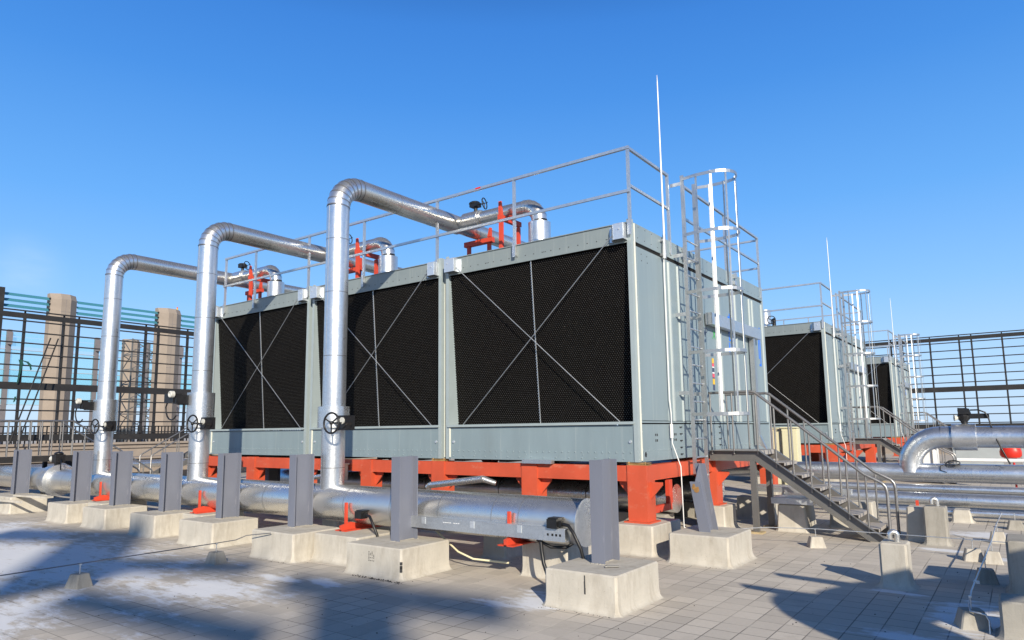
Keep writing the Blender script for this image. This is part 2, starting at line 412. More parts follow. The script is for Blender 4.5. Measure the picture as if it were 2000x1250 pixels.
def bands(mb, pts, r, idx=None, w=.018):
    """raised seam rings at the points of a path"""
    for i in (idx if idx is not None else range(1, len(pts)-1)):
        p = Vector(pts[i]); d = (Vector(pts[min(i+1,len(pts)-1)])-Vector(pts[max(i-1,0)])).normalized()
        mb.cyl(p-d*w/2, p+d*w/2, r+.005, n=32, caps=False)
def octo(x0, x1, y0, y1, z, c):
    return [(x0+c,y0,z),(x1-c,y0,z),(x1,y0+c,z),(x1,y1-c,z),(x1-c,y1,z),(x0+c,y1,z),(x0,y1-c,z),(x0,y0+c,z)]
def plinth_mb(x0, x1, y0, y1, h, flare=.06, ch=.03, taper=0.0):
    """cast concrete block whose foot is rounded out into the roof screed"""
    mb = MB(); prof = [(0, flare), (.006, flare*.70), (.018, flare*.42), (.035, flare*.24), (.06, flare*.11), (.095, flare*.03), (.13 if h > .3 else h*.6, 0), (h-.014, -taper), (h, -taper-.014)]; ch = min(ch, .022)
    rings = [octo(x0-e, x1+e, y0-e, y1+e, z, ch+max(0, e)*.8) for z, e in prof]
    mb.loft(rings); mb.sm = [False]*len(mb.f); return mb

# ------------------------------------------------------------------ ground
g = MB(); n = 1; g.v = [(-400,-400,0),(400,-400,0),(400,400,0),(-400,400,0)]; g._q(0, [(0,1,2,3)])
struct(g, 'ground', 'ground')

ZB, ZS, ZT = 1.25, 1.834, 4.85            # tank bottom, sill, casing top
CW, GAP, D = 3.828, .114, 6.53            # cell pitch, gap between cells, depth
Y2, Y3 = 12.54, 25.5
exec_order = []

# ------------------------------------------------------------------ cooling tower cell
def louver_pt(x, z):                       # intake face leans: set back at the foot
    t = (z-.60)/(3.27-.60); return (x, .26-.21*t, z)
def make_cell(loc, label, group, marked=False):
    """origin at the right front foot of the cell; local z from the tank bottom"""
    ox, oy, oz = loc
    t = thing('cooling_tower', loc, label, 'cooling tower', group)
    def P(mb, name, mat, par=None):
        mb.v = [(a+ox, b+oy, c+oz) for a, b, c in mb.v]; return mb.build(name, mat, par or t)
    w = CW-GAP; H = 3.6
    # corner posts
    for xa, xb, side in ((-.066, 0, 1), (-w, -w+.066, -1)):
        m = MB().box(xa, xb, -.014, 0, .0, H+.03)
        if side > 0:
            m.box(-.012, .002, .0, .07, .0, H+.03)
        else: m.box(-w-.002, -w+.012, .0, .07, .0, H+.03)
        P(m, 'corner_post', 'tower2')
    for x in (.004,):
        m = MB().cyl((x, .088, .02), (x, .088, H-.03), .017, n=8)
        for k in range(12): m.box(x-.021, x+.021, .084, .092, .25*k+.18, .25*k+.19)
        P(m, 'joint_seal', 'bead')
    P(MB().cyl((-w+.085, -.002, .03), (-w+.085, -.002, .53), .018, n=8), 'joint_seal', 'bead')
    # cold water tank
    m = MB().box(-w+.066, -.066, .004, .03, .0, .535); m.box(-w+.07, -.07, -.004, .004, .0, .022)
    k = 0; x = -w+.16
    while x < -.12:
        m.rivet((x, .004, .135), (0,-1,0), .014, .010)
        if k % 2 == 0: m.rivet((x, .004, .045+.01*random.random()), (0,-1,0), .014, .010)
        if k % 9 == 4: m.rivet((x+.02, .004, .09), (0,-1,0), .012, .006)
        x += .118; k += 1
    P(m, 'water_tank', 'tower')
    m = MB()
    for x in (-w+.17, -.13): m.cyl((x, .004, .29), (x, -.014, .29), .026, .02, 12); 
    P(m, 'tank_plug', 'bracket')
    m = MB().box(-w+.05, -.05, -.035, .30, .556, .580); m.box(-w+.05, -.05, -.040, -.035, .545, .586)
    P(m, 'sill', 'tower2')
    # intake fill: dark sheet with thousands of small drift tabs
    m = MB(); a = [louver_pt(x, z) for x, z in ((-w+.05,.58),(-.05,.58),(-.05,3.30),(-w+.05,3.30))]
    m.hexa([a[0], a[1], (a[1][0],a[1][1]+.05,a[1][2]), (a[0][0],a[0][1]+.05,a[0][2])], [a[3], a[2], (a[2][0],a[2][1]+.05,a[2][2]), (a[3][0],a[3][1]+.05,a[3][2])])
    fl = P(m, 'fill_face', 'fill')
    m = MB(); z = .60; row = 0
    while z < 3.26:
        x = -w+.068+(.0205 if row % 2 else 0)
        while x < -.062:
            px, py, pz = louver_pt(x, z); j = random.uniform(-.002,.002); b = len(m.v); r = .0056
            m.v += [(px-r, py-.004, pz-.003), (px+r, py-.004, pz-.003), (px+r+j, py-.013, pz+.008), (px-r+j, py-.013, pz+.008), (px-r, py, pz+.010), (px+r, py, pz+.010)]
            m._q(b, [(0,1,2,3), (3,2,5,4)])
            x += .041
        z += .031; row += 1
    P(m, 'drift_tab', 'dot', fl).name = 'drift_tabs'
    # returns either side of the leaning fill, black throat behind
    for x in (-w+.052, -.052):
        m = MB()
        for d in (.0,):
            m.hexa([(x-.004,.0,.58),(x+.004,.0,.58),(x+.004,.29,.58),(x-.004,.29,.58)], [(x-.004,.0,3.27),(x+.004,.0,3.27),(x+.004,.08,3.27),(x-.004,.08,3.27)])
        for k in range(62):
            z = .62+k*.043; px, py, pz = louver_pt(x, z); q = 1 if x < -1 else -1
            m.box(x-.004+.008*q, x+.004+.010*q, py-.012, py+.0, z, z+.020)
        P(m, 'side_return', 'tower2')
    m = MB().cyl(louver_pt(-w/2, .58)[:1]+(louver_pt(0,.58)[1]-.03, .585), (-w/2, louver_pt(0,3.28)[1]-.03, 3.29), .0085, n=6)
    for k in range(60):
        z = .62+k*.044; m.box(-w/2-.011, -w/2+.011, louver_pt(0,z)[1]-.045, louver_pt(0,z)[1]-.03, z, z+.018)
    P(m, 'centre_strip', 'bright')
    # fascia with bolt row, lip
    m = MB().box(-w+.066, -.066, .002, .03, 3.285, 3.575); m.box(-w+.066, -.066, -.012, .002, 3.270, 3.290); m.box(-w+.066, -.066, -.016, .03, 3.575, 3.588)
    P(m, 'fascia', 'fascia')
    m = MB(); x = -w+.4; k = 0
    while x < -.35:
        m.rivet((x, .002, 3.375), (0,-1,0), .010, .006)
        if k % 7 == 3:
            for q in (.03,.06): m.rivet((x+q, .002, 3.375), (0,-1,0), .008, .006)
        x += .17; k += 1
    P(m, 'bolt_row', 'dark')
    # rod brackets and crossed tie rods
    for sgn, xa, xb in ((1, -.30, -.068), (-1, -w+.068, -w+.30)):
        if sgn > 0: poly = [(xb,-.14),(xb,.001),(xa,.001),(xa,-.055),(xa+.07,-.14)]
        else: poly = [(xa,-.14),(xb-.005,-.14),(xb-.005,.001),(xa,.001)]
        m = MB()
        pl = poly; k = len(pl)
        for i in range(k):                      # open-bottomed folded box: walls and lid
            p, q = pl[i], pl[(i+1) % k]
            if abs(p[1]-.001) < 1e-6 and abs(q[1]-.001) < 1e-6: continue
            m.bar((p[0],p[1],3.425), (q[0],q[1],3.425), .006, .235)
        m.hexa([(p[0],p[1],3.545) for p in pl], [(p[0],p[1],3.553) for p in pl])
        e = (xa if sgn > 0 else xb); m.box(min(e,e-.06*sgn), max(e,e-.06*sgn), -.006, .0015, 3.31, 3.54)
        m.rivet(((xa+xb)/2+.05*sgn, -.143, 3.46), (0,-1,0), .016, .014)
        P(m, 'rod_bracket', 'bracket')
    for a, c in (((-.215,-.10,3.44), (-w+.30,.10,.585)), ((-w+.235,-.10,3.44), (-.34,.10,.585))):
        P(MB().cyl(a, c, .0075, n=6), 'tie_rod', 'bright')
    # side casing (right) and plain left side
    m = MB().box(-.03, -.004, .07, D-.07, 0, .545)
    y = .16; k = 0
    while y < D-.15:
        m.rivet((-.004, y, .155), (1,0,0), .013, .009)
        if k % 4 == 1:
            for q in (.04,.075,.11): m.rivet((-.004, y+.02, q), (1,0,0), .009, .006)
        y += .10; k += 1
    P(m, 'tank_side', 'tower'); P(MB().box(-w+.004, -w+.03, .07, D-.07, 0, .545), 'tank_side', 'tower')
    m = MB()
    for (y, z) in ((.62,.385),(.62,.30),(1.33,.385),(1.33,.30)):
        for q in (-.028,.028): m.box(-.004, .004, y+q-.008, y+q+.008, z-.018, z+.018)
    m.prism([(.235+.032*math.cos(i*math.pi/6), .10+.04*math.sin(i*math.pi/6)) for i in range(12)], 'x', -.0045, -.0025)
    for y in (1.55, 3.35):
        for k in range(5): m.box(-.004, .02, y-.03, y+.03, .06+k*.108, .075+k*.108)
    P(m, 'tank_fixings', 'bead' if False else 'dark')
    m = MB().box(-.02, -.002, .075, D-.075, .60, 3.235); m.box(-.03, .018, .08, D-.08, .565, .590)
    P(MB().box(-w+.002, -w+.02, .075, D-.075, .60, 3.235), 'side_casing', 'tower')
    casing = P(m, 'side_casing', 'tower')
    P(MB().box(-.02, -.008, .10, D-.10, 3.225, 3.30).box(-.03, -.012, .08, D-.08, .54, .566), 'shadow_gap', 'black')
    for y in (1.14, 1.32, 1.70, 2.62, 3.46, 3.64, 4.40, 4.58, 5.50, 5.70, 6.36):
        m = MB().prism([(-.002,y-.035),(.022,y-.022),(.022,y+.022),(-.002,y+.035)][::-1] and [(y-.035,-.002),(y+.035,-.002),(y+.022,.024),(y-.022,.024)], 'x', 0, 1) if False else MB()
        m.hexa([(-.002,y-.04,.595),(.024,y-.022,.595),(.024,y+.022,.595),(-.002,y+.04,.595)], [(-.002,y-.04,3.20),(.024,y-.022,3.20),(.024,y+.022,3.20),(-.002,y+.04,3.20)])
        for k in range(10): m.rivet((.024, y+.012, .72+k*.262), (1,0,0), .008, .006)
        P(m, 'panel_rib', 'tower2')
    m = MB().box(-.02, .006, .07, D-.07, 3.295, 3.585)
    P(m, 'top_band', 'tower')
    m = MB()
    for k in range(26):
        y = .2+k*.24; m.rivet((.006, y, 3.37+.0*k), (1,0,0), .009, .005)
        if k % 6 < 3: m.rivet((.006, y+.03, 3.545), (1,0,0), .009, .005)
    for y, z in ((.32,3.14),(.52,3.14),(.33,3.04),(.53,3.04)): m.rivet((-.002, y, z), (1,0,0), .010, .005)
    P(m, 'band_bolts', 'dark')
    m = MB()
    for xa, xb in ((-.07,.002),(-w-.002,-w+.07)): m.box(xa, xb, D-.07, D, 0, H+.02)
    P(m, 'rear_post', 'tower2')
    m = MB().box(-w+.03, -.03, D-.03, D-.004, 0, 3.58); P(m, 'rear_casing', 'tower')
    m = MB().box(-w+.03, -.03, .03, D-.03, 3.42, 3.44); P(m, 'fan_deck', 'fascia')
    m = MB().box(-w+.03, -.03, .50, D-.03, .03, .04); P(m, 'tank_floor', 'dark')
    # lifting lugs on top of the side band
    m = MB()
    for y in (1.98, 4.6):
        m.box(.006, .07, y-.03, y+.03, 3.50, 3.60); m.box(.006, .05, y-.06, y+.06, 3.36, 3.44)
    P(m, 'lifting_lug', 'galv')
    if marked:
        fr = MB().box(.024, .15, 2.84, 5.78, 2.34, 2.36); fr.box(.135, .15, 2.84, 5.78, 2.36, 2.54); fr.box(.024, .15, 2.84, 2.855, 2.36, 2.54)
        fr.box(.024, .15, 2.84, 5.78, 2.54, 2.555)
        door = P(fr, 'door_track', 'galv')
        m = MB().box(.026, .12, 5.30, 5.42, .12, 2.34); m.hexa([(.03,5.3,.0),(.30,5.3,.0),(.30,5.42,.0),(.03,5.42,.0)], [(.03,5.3,.012),(.30,5.3,.012),(.30,5.42,.012),(.03,5.42,.012)])
        m.hexa([(.12,5.32,.12),(.26,5.32,.012),(.26,5.40,.012),(.12,5.40,.12)], [(.12,5.32,.32),(.13,5.32,.32),(.13,5.40,.32),(.12,5.40,.32)])
        P(m, 'track_upright', 'bright')
        st = P(MB().box(-.0015, .0, 3.13, 3.235, 1.16, 1.75), 'warning_label', 'navy', casing)
        for z0, z1, mm in ((1.66,1.75,'yellow'),(1.60,1.655,'pink'),(1.575,1.598,'white'),(1.40,1.465,'pink'),(1.47,1.495,'white'),(1.27,1.375,'yellow')):
            P(MB().box(.0, .0015, 3.132, 3.233, z0, z1), 'label_field', mm, st)
        lt = P(MB().box(.0, .0012, 3.24, 3.25, 2.40, 2.401), 'lettering', 'blue', casing)
        def bars(lst, mm, nm):
            q = MB()
            for y0, y1, z0, z1 in lst: q.box(-.0015, .0015, y0, y1, z0, z1)
            P(q, nm, mm, casing)
        # blue characters, part hidden by the track and the ladder cage
        bars([(4.12,4.40,2.62,2.66),(4.20,4.25,2.66,2.72),(4.14,4.18,2.20,2.38),(4.14,4.36,2.34,2.38),(4.32,4.36,2.20,2.38),(4.14,4.38,2.17,2.205),
              (4.12,4.165,1.95,2.14),(4.22,4.265,1.98,2.12),(4.32,4.365,1.96,2.13)], 'blue', 'lettering')
        bars([(5.80,5.98,2.58,2.63),(5.87,5.92,2.52,2.58),(6.02,6.07,1.96,2.60),(6.12,6.17,1.80,2.66),(6.04,6.12,1.80,1.85)], 'blue', 'lettering')
    return t
def text_mesh(body, size, mat, parent, loc, rot, name='lettering'):
    cu = bpy.data.curves.new('txt', 'FONT'); cu.body = body; cu.size = size; cu.extrude = .0008; cu.shear = .12
    to = bpy.data.objects.new('txt', cu); COL.objects.link(to); bpy.context.view_layer.update()
    me = bpy.data.meshes.new_from_object(to.evaluated_get(bpy.context.evaluated_depsgraph_get()))
    bpy.data.objects.remove(to); me.materials.clear(); me.materials.append(MAT[mat])
    M = Matrix.Translation(Vector(loc)) @ Matrix(rot).to_4x4()
    off = Vector((0,0,0)); q = parent
    while q is not None: off += q.location; q = q.parent
    me.transform(Matrix.Translation(-off) @ M)
    o = bpy.data.objects.new(name, me); COL.objects.link(o); o.parent = parent; return o
CELLG = 'grey cooling tower cells on red frames'
cell = make_cell((0, 0, ZB), 'nearest large grey cooling tower cell with ladder, door track and blue lettering on its side', CELLG, True)
cas = [c for c in cell.children if c.name.startswith('side_casing')][0]
side_rot = ((0,0,1),(1,0,0),(0,1,0))      # text baseline along +y, up z, facing +x
text_mesh('SP', .25, 'navy', cas, (.0015, 2.72, ZB+2.12), side_rot)
text_mesh('X', .25, 'green', cas, (.0015, 3.22, ZB+2.12), side_rot)
plain = make_cell((-CW, 0, ZB), 'middle grey cooling tower cell of the near row, behind the nearest tall riser pipe', CELLG)
dup(plain, (-CW, 0, 0), 'far left grey cooling tower cell of the near row, crossed by a curved pipe shadow', CELLG)
dup(cell, (0, Y2, 0), 'second grey cooling tower behind the grey stair, black intake above a cream cabinet', CELLG)
dup(cell, (0, Y3, 0), 'farthest and smallest grey cooling tower seen beyond two ladder cages', CELLG)

# ------------------------------------------------------------------ red steel base frames, plinths
def base_frame(n, y0, label):
    L = n*CW-GAP
    t = thing('steel_framework', (-L/2, y0, 0), label, 'steel frame', 'red steel frames under the towers')
    ft = .42
    def beam(mb): return mb.build('beam', 'orange', t)
    zb, zt = .975, 1.20
    for y in (-.02, D-.2):
        beam(MB().box(-L-.02, .0, y0+y, y0+y+.03, zb, zt).box(-L-.02, 0, y0+y+.03, y0+y+.17, zt-.02, zt-.004).box(-L-.02, 0, y0+y+.03, y0+y+.17, zb+.004, zb+.02))
    for x in (.06, -L-.02):
        beam(MB().box(x-.16, x, y0+.18, y0+D-.22, zb, zt-.003))
    xs = [-i*CW/2 for i in range(2*n+1)]
    for i, x in enumerate(xs):
        for y in (.08, 2.85, 6.3):
            if y == 2.85 and i not in (0, 2*n): continue
            cx = x-.03 if i == 0 else (x-GAP/2 if i % 2 == 0 else x)
            m = MB().box(cx-.15, cx+.15, y0+y-.12, y0+y+.16, ft, zt+.006)
            # gusset plates beside the leg
            m.prism([(cx+.15,.97),(cx+.34,.97),(cx+.34,.93),(cx+.15,.72)], 'y', y0+y+.0, y0+y+.02)
            m.prism([(cx-.15,.97),(cx-.34,.97),(cx-.34,.93),(cx-.15,.72)], 'y', y0+y+.0, y0+y+.02)
            leg = m.build('leg', 'orange', t)
            MB().box(cx-.2, cx+.2, y0+y-.17, y0+y+.21, ft-.02, ft).build('foot_plate', 'orange', leg)
    m = MB().box(.0, .06, y0+.26, y0+.96, .50, .60).box(.0, .06, y0+.86, y0+.99, .60, .95)
    m.build('hanger_frame', 'red', t)
    for i, x in enumerate(xs[::2]):
        m = MB()
        cx = x-.03 if i == 0 else x-GAP/2
        for k in (-1, 1):
            m.box(cx-.16, cx+.16, y0-.03, y0+.13, zt+.008 if k < 0 else zt+.034, zt+.016 if k < 0 else zt+.042)
        m.cyl((cx-.13, y0-.015, zt), (cx-.13, y0-.015, zt+.055), .012, n=6); m.cyl((cx+.13, y0-.015, zt), (cx+.13, y0-.015, zt+.055), .012, n=6)
        m.box(cx-.12, cx+.12, y0-.01, y0+.1, zt+.016, zt+.034)
        m.build('bearing_plate', 'rust', t)
    m = MB()
    for x in [-.6-1.0*i for i in range(int(L))]: m.box(x-.1, x+.1, y0+.2, y0+D-.2, 1.20, 1.24)
    m.build('cross_joists', 'dark', t)
    for i, x in enumerate(xs):
        cx = x-.03 if i == 0 else (x-GAP/2 if i % 2 == 0 else x)
        for y in (.08, 6.3):
            PL.append((cx, y0+y, .24, .23, ft-.02))
    return t
PL = []
f1 = base_frame(3, 0, 'long red steel frame carrying the near row of three towers')
f2 = base_frame(1, Y2, 'red steel frame under the second tower, seen through the stair balusters')
f3 = dup(f2, (0, Y3-Y2, 0), 'red steel frame under the farthest tower, mostly behind pipes and stairs')
PG = 'concrete plinths under the red frames'
for i, (x, y, hx, hy, h) in enumerate(PL):
    near = y < 1
    if i == 0:
        lab = 'weathered concrete plinth with chamfered top under the near corner leg of the red frame'
        mb = plinth_mb(x-.30, x+.33, y-.36, y+.62, h, .07, .05)
        b = len(mb.v)
    else:
        lab = 'concrete plinth under a red frame leg, in the shade beneath the towers'
        mb = plinth_mb(x-hx, x+hx, y-hy-.05, y+hy+.1, h, .06)
    solo(mb, 'concrete_plinth', 'concrete', lab, 'plinth', PG)
solo(plinth_mb(-.12, .30, 2.55, 3.15, .40, .10, .06), 'concrete_plinth', 'concrete', 'pale concrete plinth under the middle side leg of the red frame, behind the leaning post', 'plinth', PG)

# ------------------------------------------------------------------ guardrails, ladders, lightning rods, stairs
def flat(mb, p, q, w=.045, h=.045, up=(0,0,1)): return mb.bar(p, q, w, h, up)
def guardrail(xs, y0, label):
    t = thing('guardrail', (0, y0, ZT), label, 'guardrail', 'guardrails on the tower tops')
    zr, zm, x0 = 5.99, 5.30, xs[-1]
    def part(mb, nm): return mb.build(nm, 'galv', t)
    yf, yb = y0-.035, y0+6.40
    part(flat(MB(), (.03,yf,zr), (x0-.03,yf,zr)), 'top_rail'); part(flat(MB(), (.03,yf-.024,zm), (x0-.03,yf-.024,zm), .03), 'mid_rail')
    for i, x in enumerate(xs):
        lo = ZT-.20 if i not in (0,) else ZT-.05
        m = MB().box(x-.022, x+.022, yf-.012, yf+.03, lo, zr-.022)
        m.box(x-.03, x+.03, yf-.03, yf-.014, ZT-.23, ZT+.0)
        part(m, 'rail_post')
    for (a, c) in ((y0-.03, y0+1.46), (y0+2.08, y0+6.42)):
        part(flat(MB(), (.0,a,zr+.002), (.0,c,zr+.002), .042, .042), 'top_rail'); part(flat(MB(), (.0,a,zm+.10), (.0,c,zm+.10), .03, .042), 'mid_rail')
    for y in (y0+1.43, y0+2.12, y0+4.2, y0+6.38):
        part(MB().box(-.022, .022, y-.022, y+.022, ZT-.25, zr-.02), 'rail_post')
    part(flat(MB(), (.0,yb,zr-.04), (x0,yb,zr-.04), .04, .04), 'top_rail'); part(flat(MB(), (.0,yb,zm), (x0,yb,zm), .03, .04), 'mid_rail')
    for x in [x0*(k+1)/4 for k in range(4)] if len(xs) < 4 else xs[2::2]:
        part(MB().box(x-.02, x+.02, yb-.02, yb+.02, ZT-.1, zr-.06), 'rail_post')
    return t
gr1 = guardrail([0,-2.15,-3.92,-5.92,-7.69,-9.68,-10.93], 0, 'long galvanised guardrail round the top of the near row of towers')
m = MB().box(-2.98, -2.86, -.0605, -.0595, 5.985, 6.012); m.build('tape_marker', 'redbox', gr1)
gr2 = guardrail([0,-1.9,-3.7], Y2, 'galvanised guardrail on top of the second tower')
dup(gr2, (0, Y3-Y2, 0), 'galvanised guardrail on top of the farthest tower, low against the sky')

def caged_ladder(y0, label):
    X = .215; ya, yb = y0+1.55, y0+2.07
    t = thing('caged_ladder', (X, y0+1.81, 0), label, 'ladder', 'caged ladders on the tower sides')
    for y, z0 in ((ya, 1.0), (yb, .42)):
        MB().box(X-.03, X+.03, y-.010, y+.010, z0, 5.97).build('stile', 'bright', t)
    z = .66; m = MB()
    while z < 5.0:
        MB().cyl((X, ya if z > 1.0 else yb-.05, z), (X, yb, z), .014, n=8).build('rung', 'galv', t); z += .30
    R = .315; cy = (ya+yb)/2; ext = .515
    def hoop_pts(r0=0):
        pts = [(X, ya-.014), (X+ext*.5, ya-.06), (X+ext, cy-R)]
        pts += [(X+ext+R*math.sin(a), cy-R*math.cos(a)) for a in [math.pi*k/12 for k in range(1,12)]]
        pts += [(X+ext, cy+R), (X+ext*.5, yb+.06), (X, yb+.014)]
        return pts
    hp = hoop_pts()
    for z in (1.95, 2.95, 3.95, 4.93, 5.90):
        m = MB()
        for a, c in zip(hp, hp[1:]): m.bar((a[0],a[1],z), (c[0],c[1],z), .006, .052)
        m.build('cage_hoop', 'bright', t)
    for k in (2, 5, 8, 11, 14, 1, 15):
        a = hp[k]; cx, c2 = X+ext*.7, cy
        d = Vector((a[0]-cx, a[1]-c2, 0)).normalized()
        m = MB(); e = Vector((-d.y, d.x, 0))
        p = Vector((a[0], a[1], 0))-d*.008
        m.hexa([p-e*.018-d*.004+Vector((0,0,1.92)), p+e*.018-d*.004+Vector((0,0,1.92)), p+e*.018+d*.002+Vector((0,0,1.92)), p-e*.018+d*.002+Vector((0,0,1.92))],
               [p-e*.018-d*.004+Vector((0,0,5.93)), p+e*.018-d*.004+Vector((0,0,5.93)), p+e*.018+d*.002+Vector((0,0,5.93)), p-e*.018+d*.002+Vector((0,0,5.93))])
        m.build('cage_bar', 'bright', t)
    for z in (2.3, 3.6, 4.6):
        for y in (ya, yb): MB().box(-.0, X-.03, y-.004, y+.004, z-.03, z+.03).build('wall_bracket', 'galv', t)
    MB().box(.0, X-.02, ya-.012, ya-.004, 5.80, 5.86).build('top_brace', 'galv', t)
    MB().box(X-.05, X-.036, yb-.12, yb+.05, .75, 1.02).build('foot_bracket', 'red', t)
    return t
ld1 = caged_ladder(0, 'nearest tall caged ladder of bright zinc on the side of the near tower')
dup(ld1, (0, Y2, 0), 'caged ladder on the side of the second tower')
dup(ld1, (0, Y3, 0), 'smallest caged ladder, on the farthest tower in front of the dark screen')

def lightning_rod(y0, label):
    y = y0+1.06
    t = thing('lightning_rod', (.06, y, 0), label, 'lightning rod', 'lightning rods on the tower sides')
    MB().cyl((.065,y,4.86), (.06,y,7.46), .017, .010, 10).cyl((.06,y,7.46), (.06,y,7.62), .010, .003, 8).build('rod', 'white', t)
    MB().cyl((.05,y,4.46), (.065,y,4.86), .042, .024, 10).box(.0, .06, y-.04, y+.04, 4.50, 4.54).box(.0, .06, y-.04, y+.04, 4.74, 4.78).build('mount', 'bright', t)
    MB().tube([(.045,y,4.46),(.042,y,2.2),(.05,y+.02,1.98),(.05,y+.02,1.50),(.14,y+.10,1.14),(.15,y+.10,.22),(.20,y+.14,.16),(.6,y+.4,.16)], .0085, 8).build('down_conductor', 'white', t)
    MB().box(.032, .064, y+.0, y+.04, 1.58, 1.80).build('test_clamp', 'white', t)
    return t
lr1 = lightning_rod(0, 'tallest white lightning rod rising from the near tower side beside its ladder')
dup(lr1, (0, Y2, 0), 'white lightning rod on the second tower')
dup(lr1, (0, Y3, 0), 'short-looking white lightning rod on the farthest tower')

def stair(y0, label):
    ya, yb = y0+2.64, y0+3.42; zl = 1.345; xl, xf = .93, 2.77
    t = thing('steel_stair', ((xl+xf)/2, (ya+yb)/2, 0), label, 'stair', 'grey steel stairs to the tower doors')
    sl = zl/(xf-xl); dn = .175
    for y, s in ((ya, 1), (yb, -1)):
        m = MB()
        web = [(.06,zl),(xl,zl),(xf+.02,.0),(xf-.27,.0),(xl-.07,zl-dn),(.06,zl-dn)]
        yy = y-.005
        m.prism(web, 'y', yy, yy+.010)
        a, c = (yy-.085, yy) if s > 0 else (yy+.010, yy+.095)
        # channel flanges, turned outwards
        for (p, q, o) in (((.06,zl),(xl,zl),0), ((xl,zl),(xf+.02,.004),0), ((.06,zl-dn),(xl-.07,zl-dn),1), ((xl-.07,zl-dn),(xf-.27,.004),1)):
            h = .010 if o else -.010
            m.hexa([(p[0],a,p[1]),(q[0],a,q[1]),(q[0],c,q[1]),(p[0],c,p[1])], [(p[0],a,p[1]+h),(q[0],a,q[1]+h),(q[0],c,q[1]+h),(p[0],c,p[1]+h)])
        m.build('stringer', 'walk', t)
    nT = 7; rise = zl/nT
    for k in range(1, nT):
        z = zl-rise*k; x = xl+(k-.55)/sl*rise
        m = MB().box(x-.07, x+.255, ya+.012, yb-.012, z-.006, z).box(x+.248, x+.258, ya+.012, yb-.012, z-.05, z-.006)
        m.box(x-.06, x-.052, ya+.012, yb-.012, z, z+.035)
        td = m.build('tread', 'tread', t)
    m = MB().box(.05, xl-.005, ya+.006, yb-.006, zl-.012, zl-.002).box(xl-.012, xl+.004, ya+.012, yb-.012, zl-.075, zl-.012)
    m.build('landing_plate', 'tread', t)
    for y in (ya-.06, yb+.02):
        p = MB().box(xl-.16, xl-.07, y-.04, y+.05, .03, zl-dn-.001).build('leg', 'walk', t)
        MB().box(xl-.23, xl+.0, y-.10, y+.11, .0, .028).build('foot_board', 'wood', p)
    for y in (ya-.03, yb+.03):
        zr = 2.335; x1 = xf-.30
        x1 = xf-.30; top = [(.10,y,zr),(xl-.10,y,zr),(xl-.03,y,zr-.02),(x1,y,1.0),(x1+.24,y,.875),(x1+.285,y,.82)]
        foot = [(x1+.30,y,.0)] if False else [(x1+.30,y,.74),(x1+.30,y,.02)]
        MB().tube(top+foot, .0235, 10).build('handrail', 'rail', t)
        for x in (.12, .50, xl-.03): MB().cyl((x,y,zl-.06), (x,y,zr), .0165, n=8).build('baluster', 'rail', t)
        k = 1
        while True:
            x = xl+.26*k
            if x > x1+.05: break
            zt = zr-.02-(x-xl+.03)*(zr-.02-1.0)/(x1-xl+.03); zb = zl-(x-xl)*sl
            MB().cyl((x,y,zb-.08), (x,y,zt), .0155, n=8).build('baluster', 'rail', t); k += 1
    return t
st1 = stair(0, 'nearest grey steel stair with landing and tube handrails beside the near tower')
dup(st1, (0, Y2, 0), 'grey steel stair of the second tower, behind the large bent pipe')
dup(st1, (0, Y3, 0), 'distant grey steel stair of the farthest tower')

# ------------------------------------------------------------------ header pipe and riser pipes
YH, ZH, RH = -2.25, .685, .265
t = thing('header_pipe', (-9, YH, 0), 'thick horizontal aluminium clad pipe along the row of stub columns', 'pipe')
MB().cyl((-24, YH, ZH), (.42, YH, ZH), RH, n=48, caps=False).build('cladding', 'clad', t)
m = MB()
for x in (-.35,-.75,-1.62,-2.5,-3.45,-4.5,-5.4,-6.3,-7.3,-8.4,-9.3,-10.2,-11.2,-12.2,-13.1,-14.9,-16,-17): m.cyl((x-.006,YH,ZH), (x+.006,YH,ZH), RH+.003, n=48, caps=False)
m.build('cladding_seams', 'bright', t)
MB().cyl((.415,YH,ZH), (.428,YH,ZH), RH+.004, n=48).build('end_cap', 'riser', t)
MB().cyl((-13.95,YH,ZH), (-13.88,YH,ZH), RH+.10, n=40).cyl((-14.30,YH,ZH), (-14.02,YH,ZH), RH+.075, n=40).build('flange_sleeve', 'riser', t)
m = MB().cyl((-14.02,YH,ZH+.33), (-14.02,YH,ZH+.44), .05, n=10).box(-14.15, -13.90, YH-.10, YH+.10, ZH+.42, ZH+.60)
m.ball((-14.02,YH,ZH+.62), .10, sq=(1.1,1,.5)); m.tube([(-13.9,YH,ZH+.5),(-13.75,YH-.05,ZH+.45),(-13.6,YH-.1,ZH+.26)], .014, 8)
va = m.build('actuator', 'blk', t)
MB().cyl((-14.15,YH-.04,ZH+.50), (-14.24,YH-.06,ZH+.50), .07, n=16).build('dial', 'dial', va)
for x in (-2.93, -.0):                     # dark limit switches with hoses near the right end
    pass

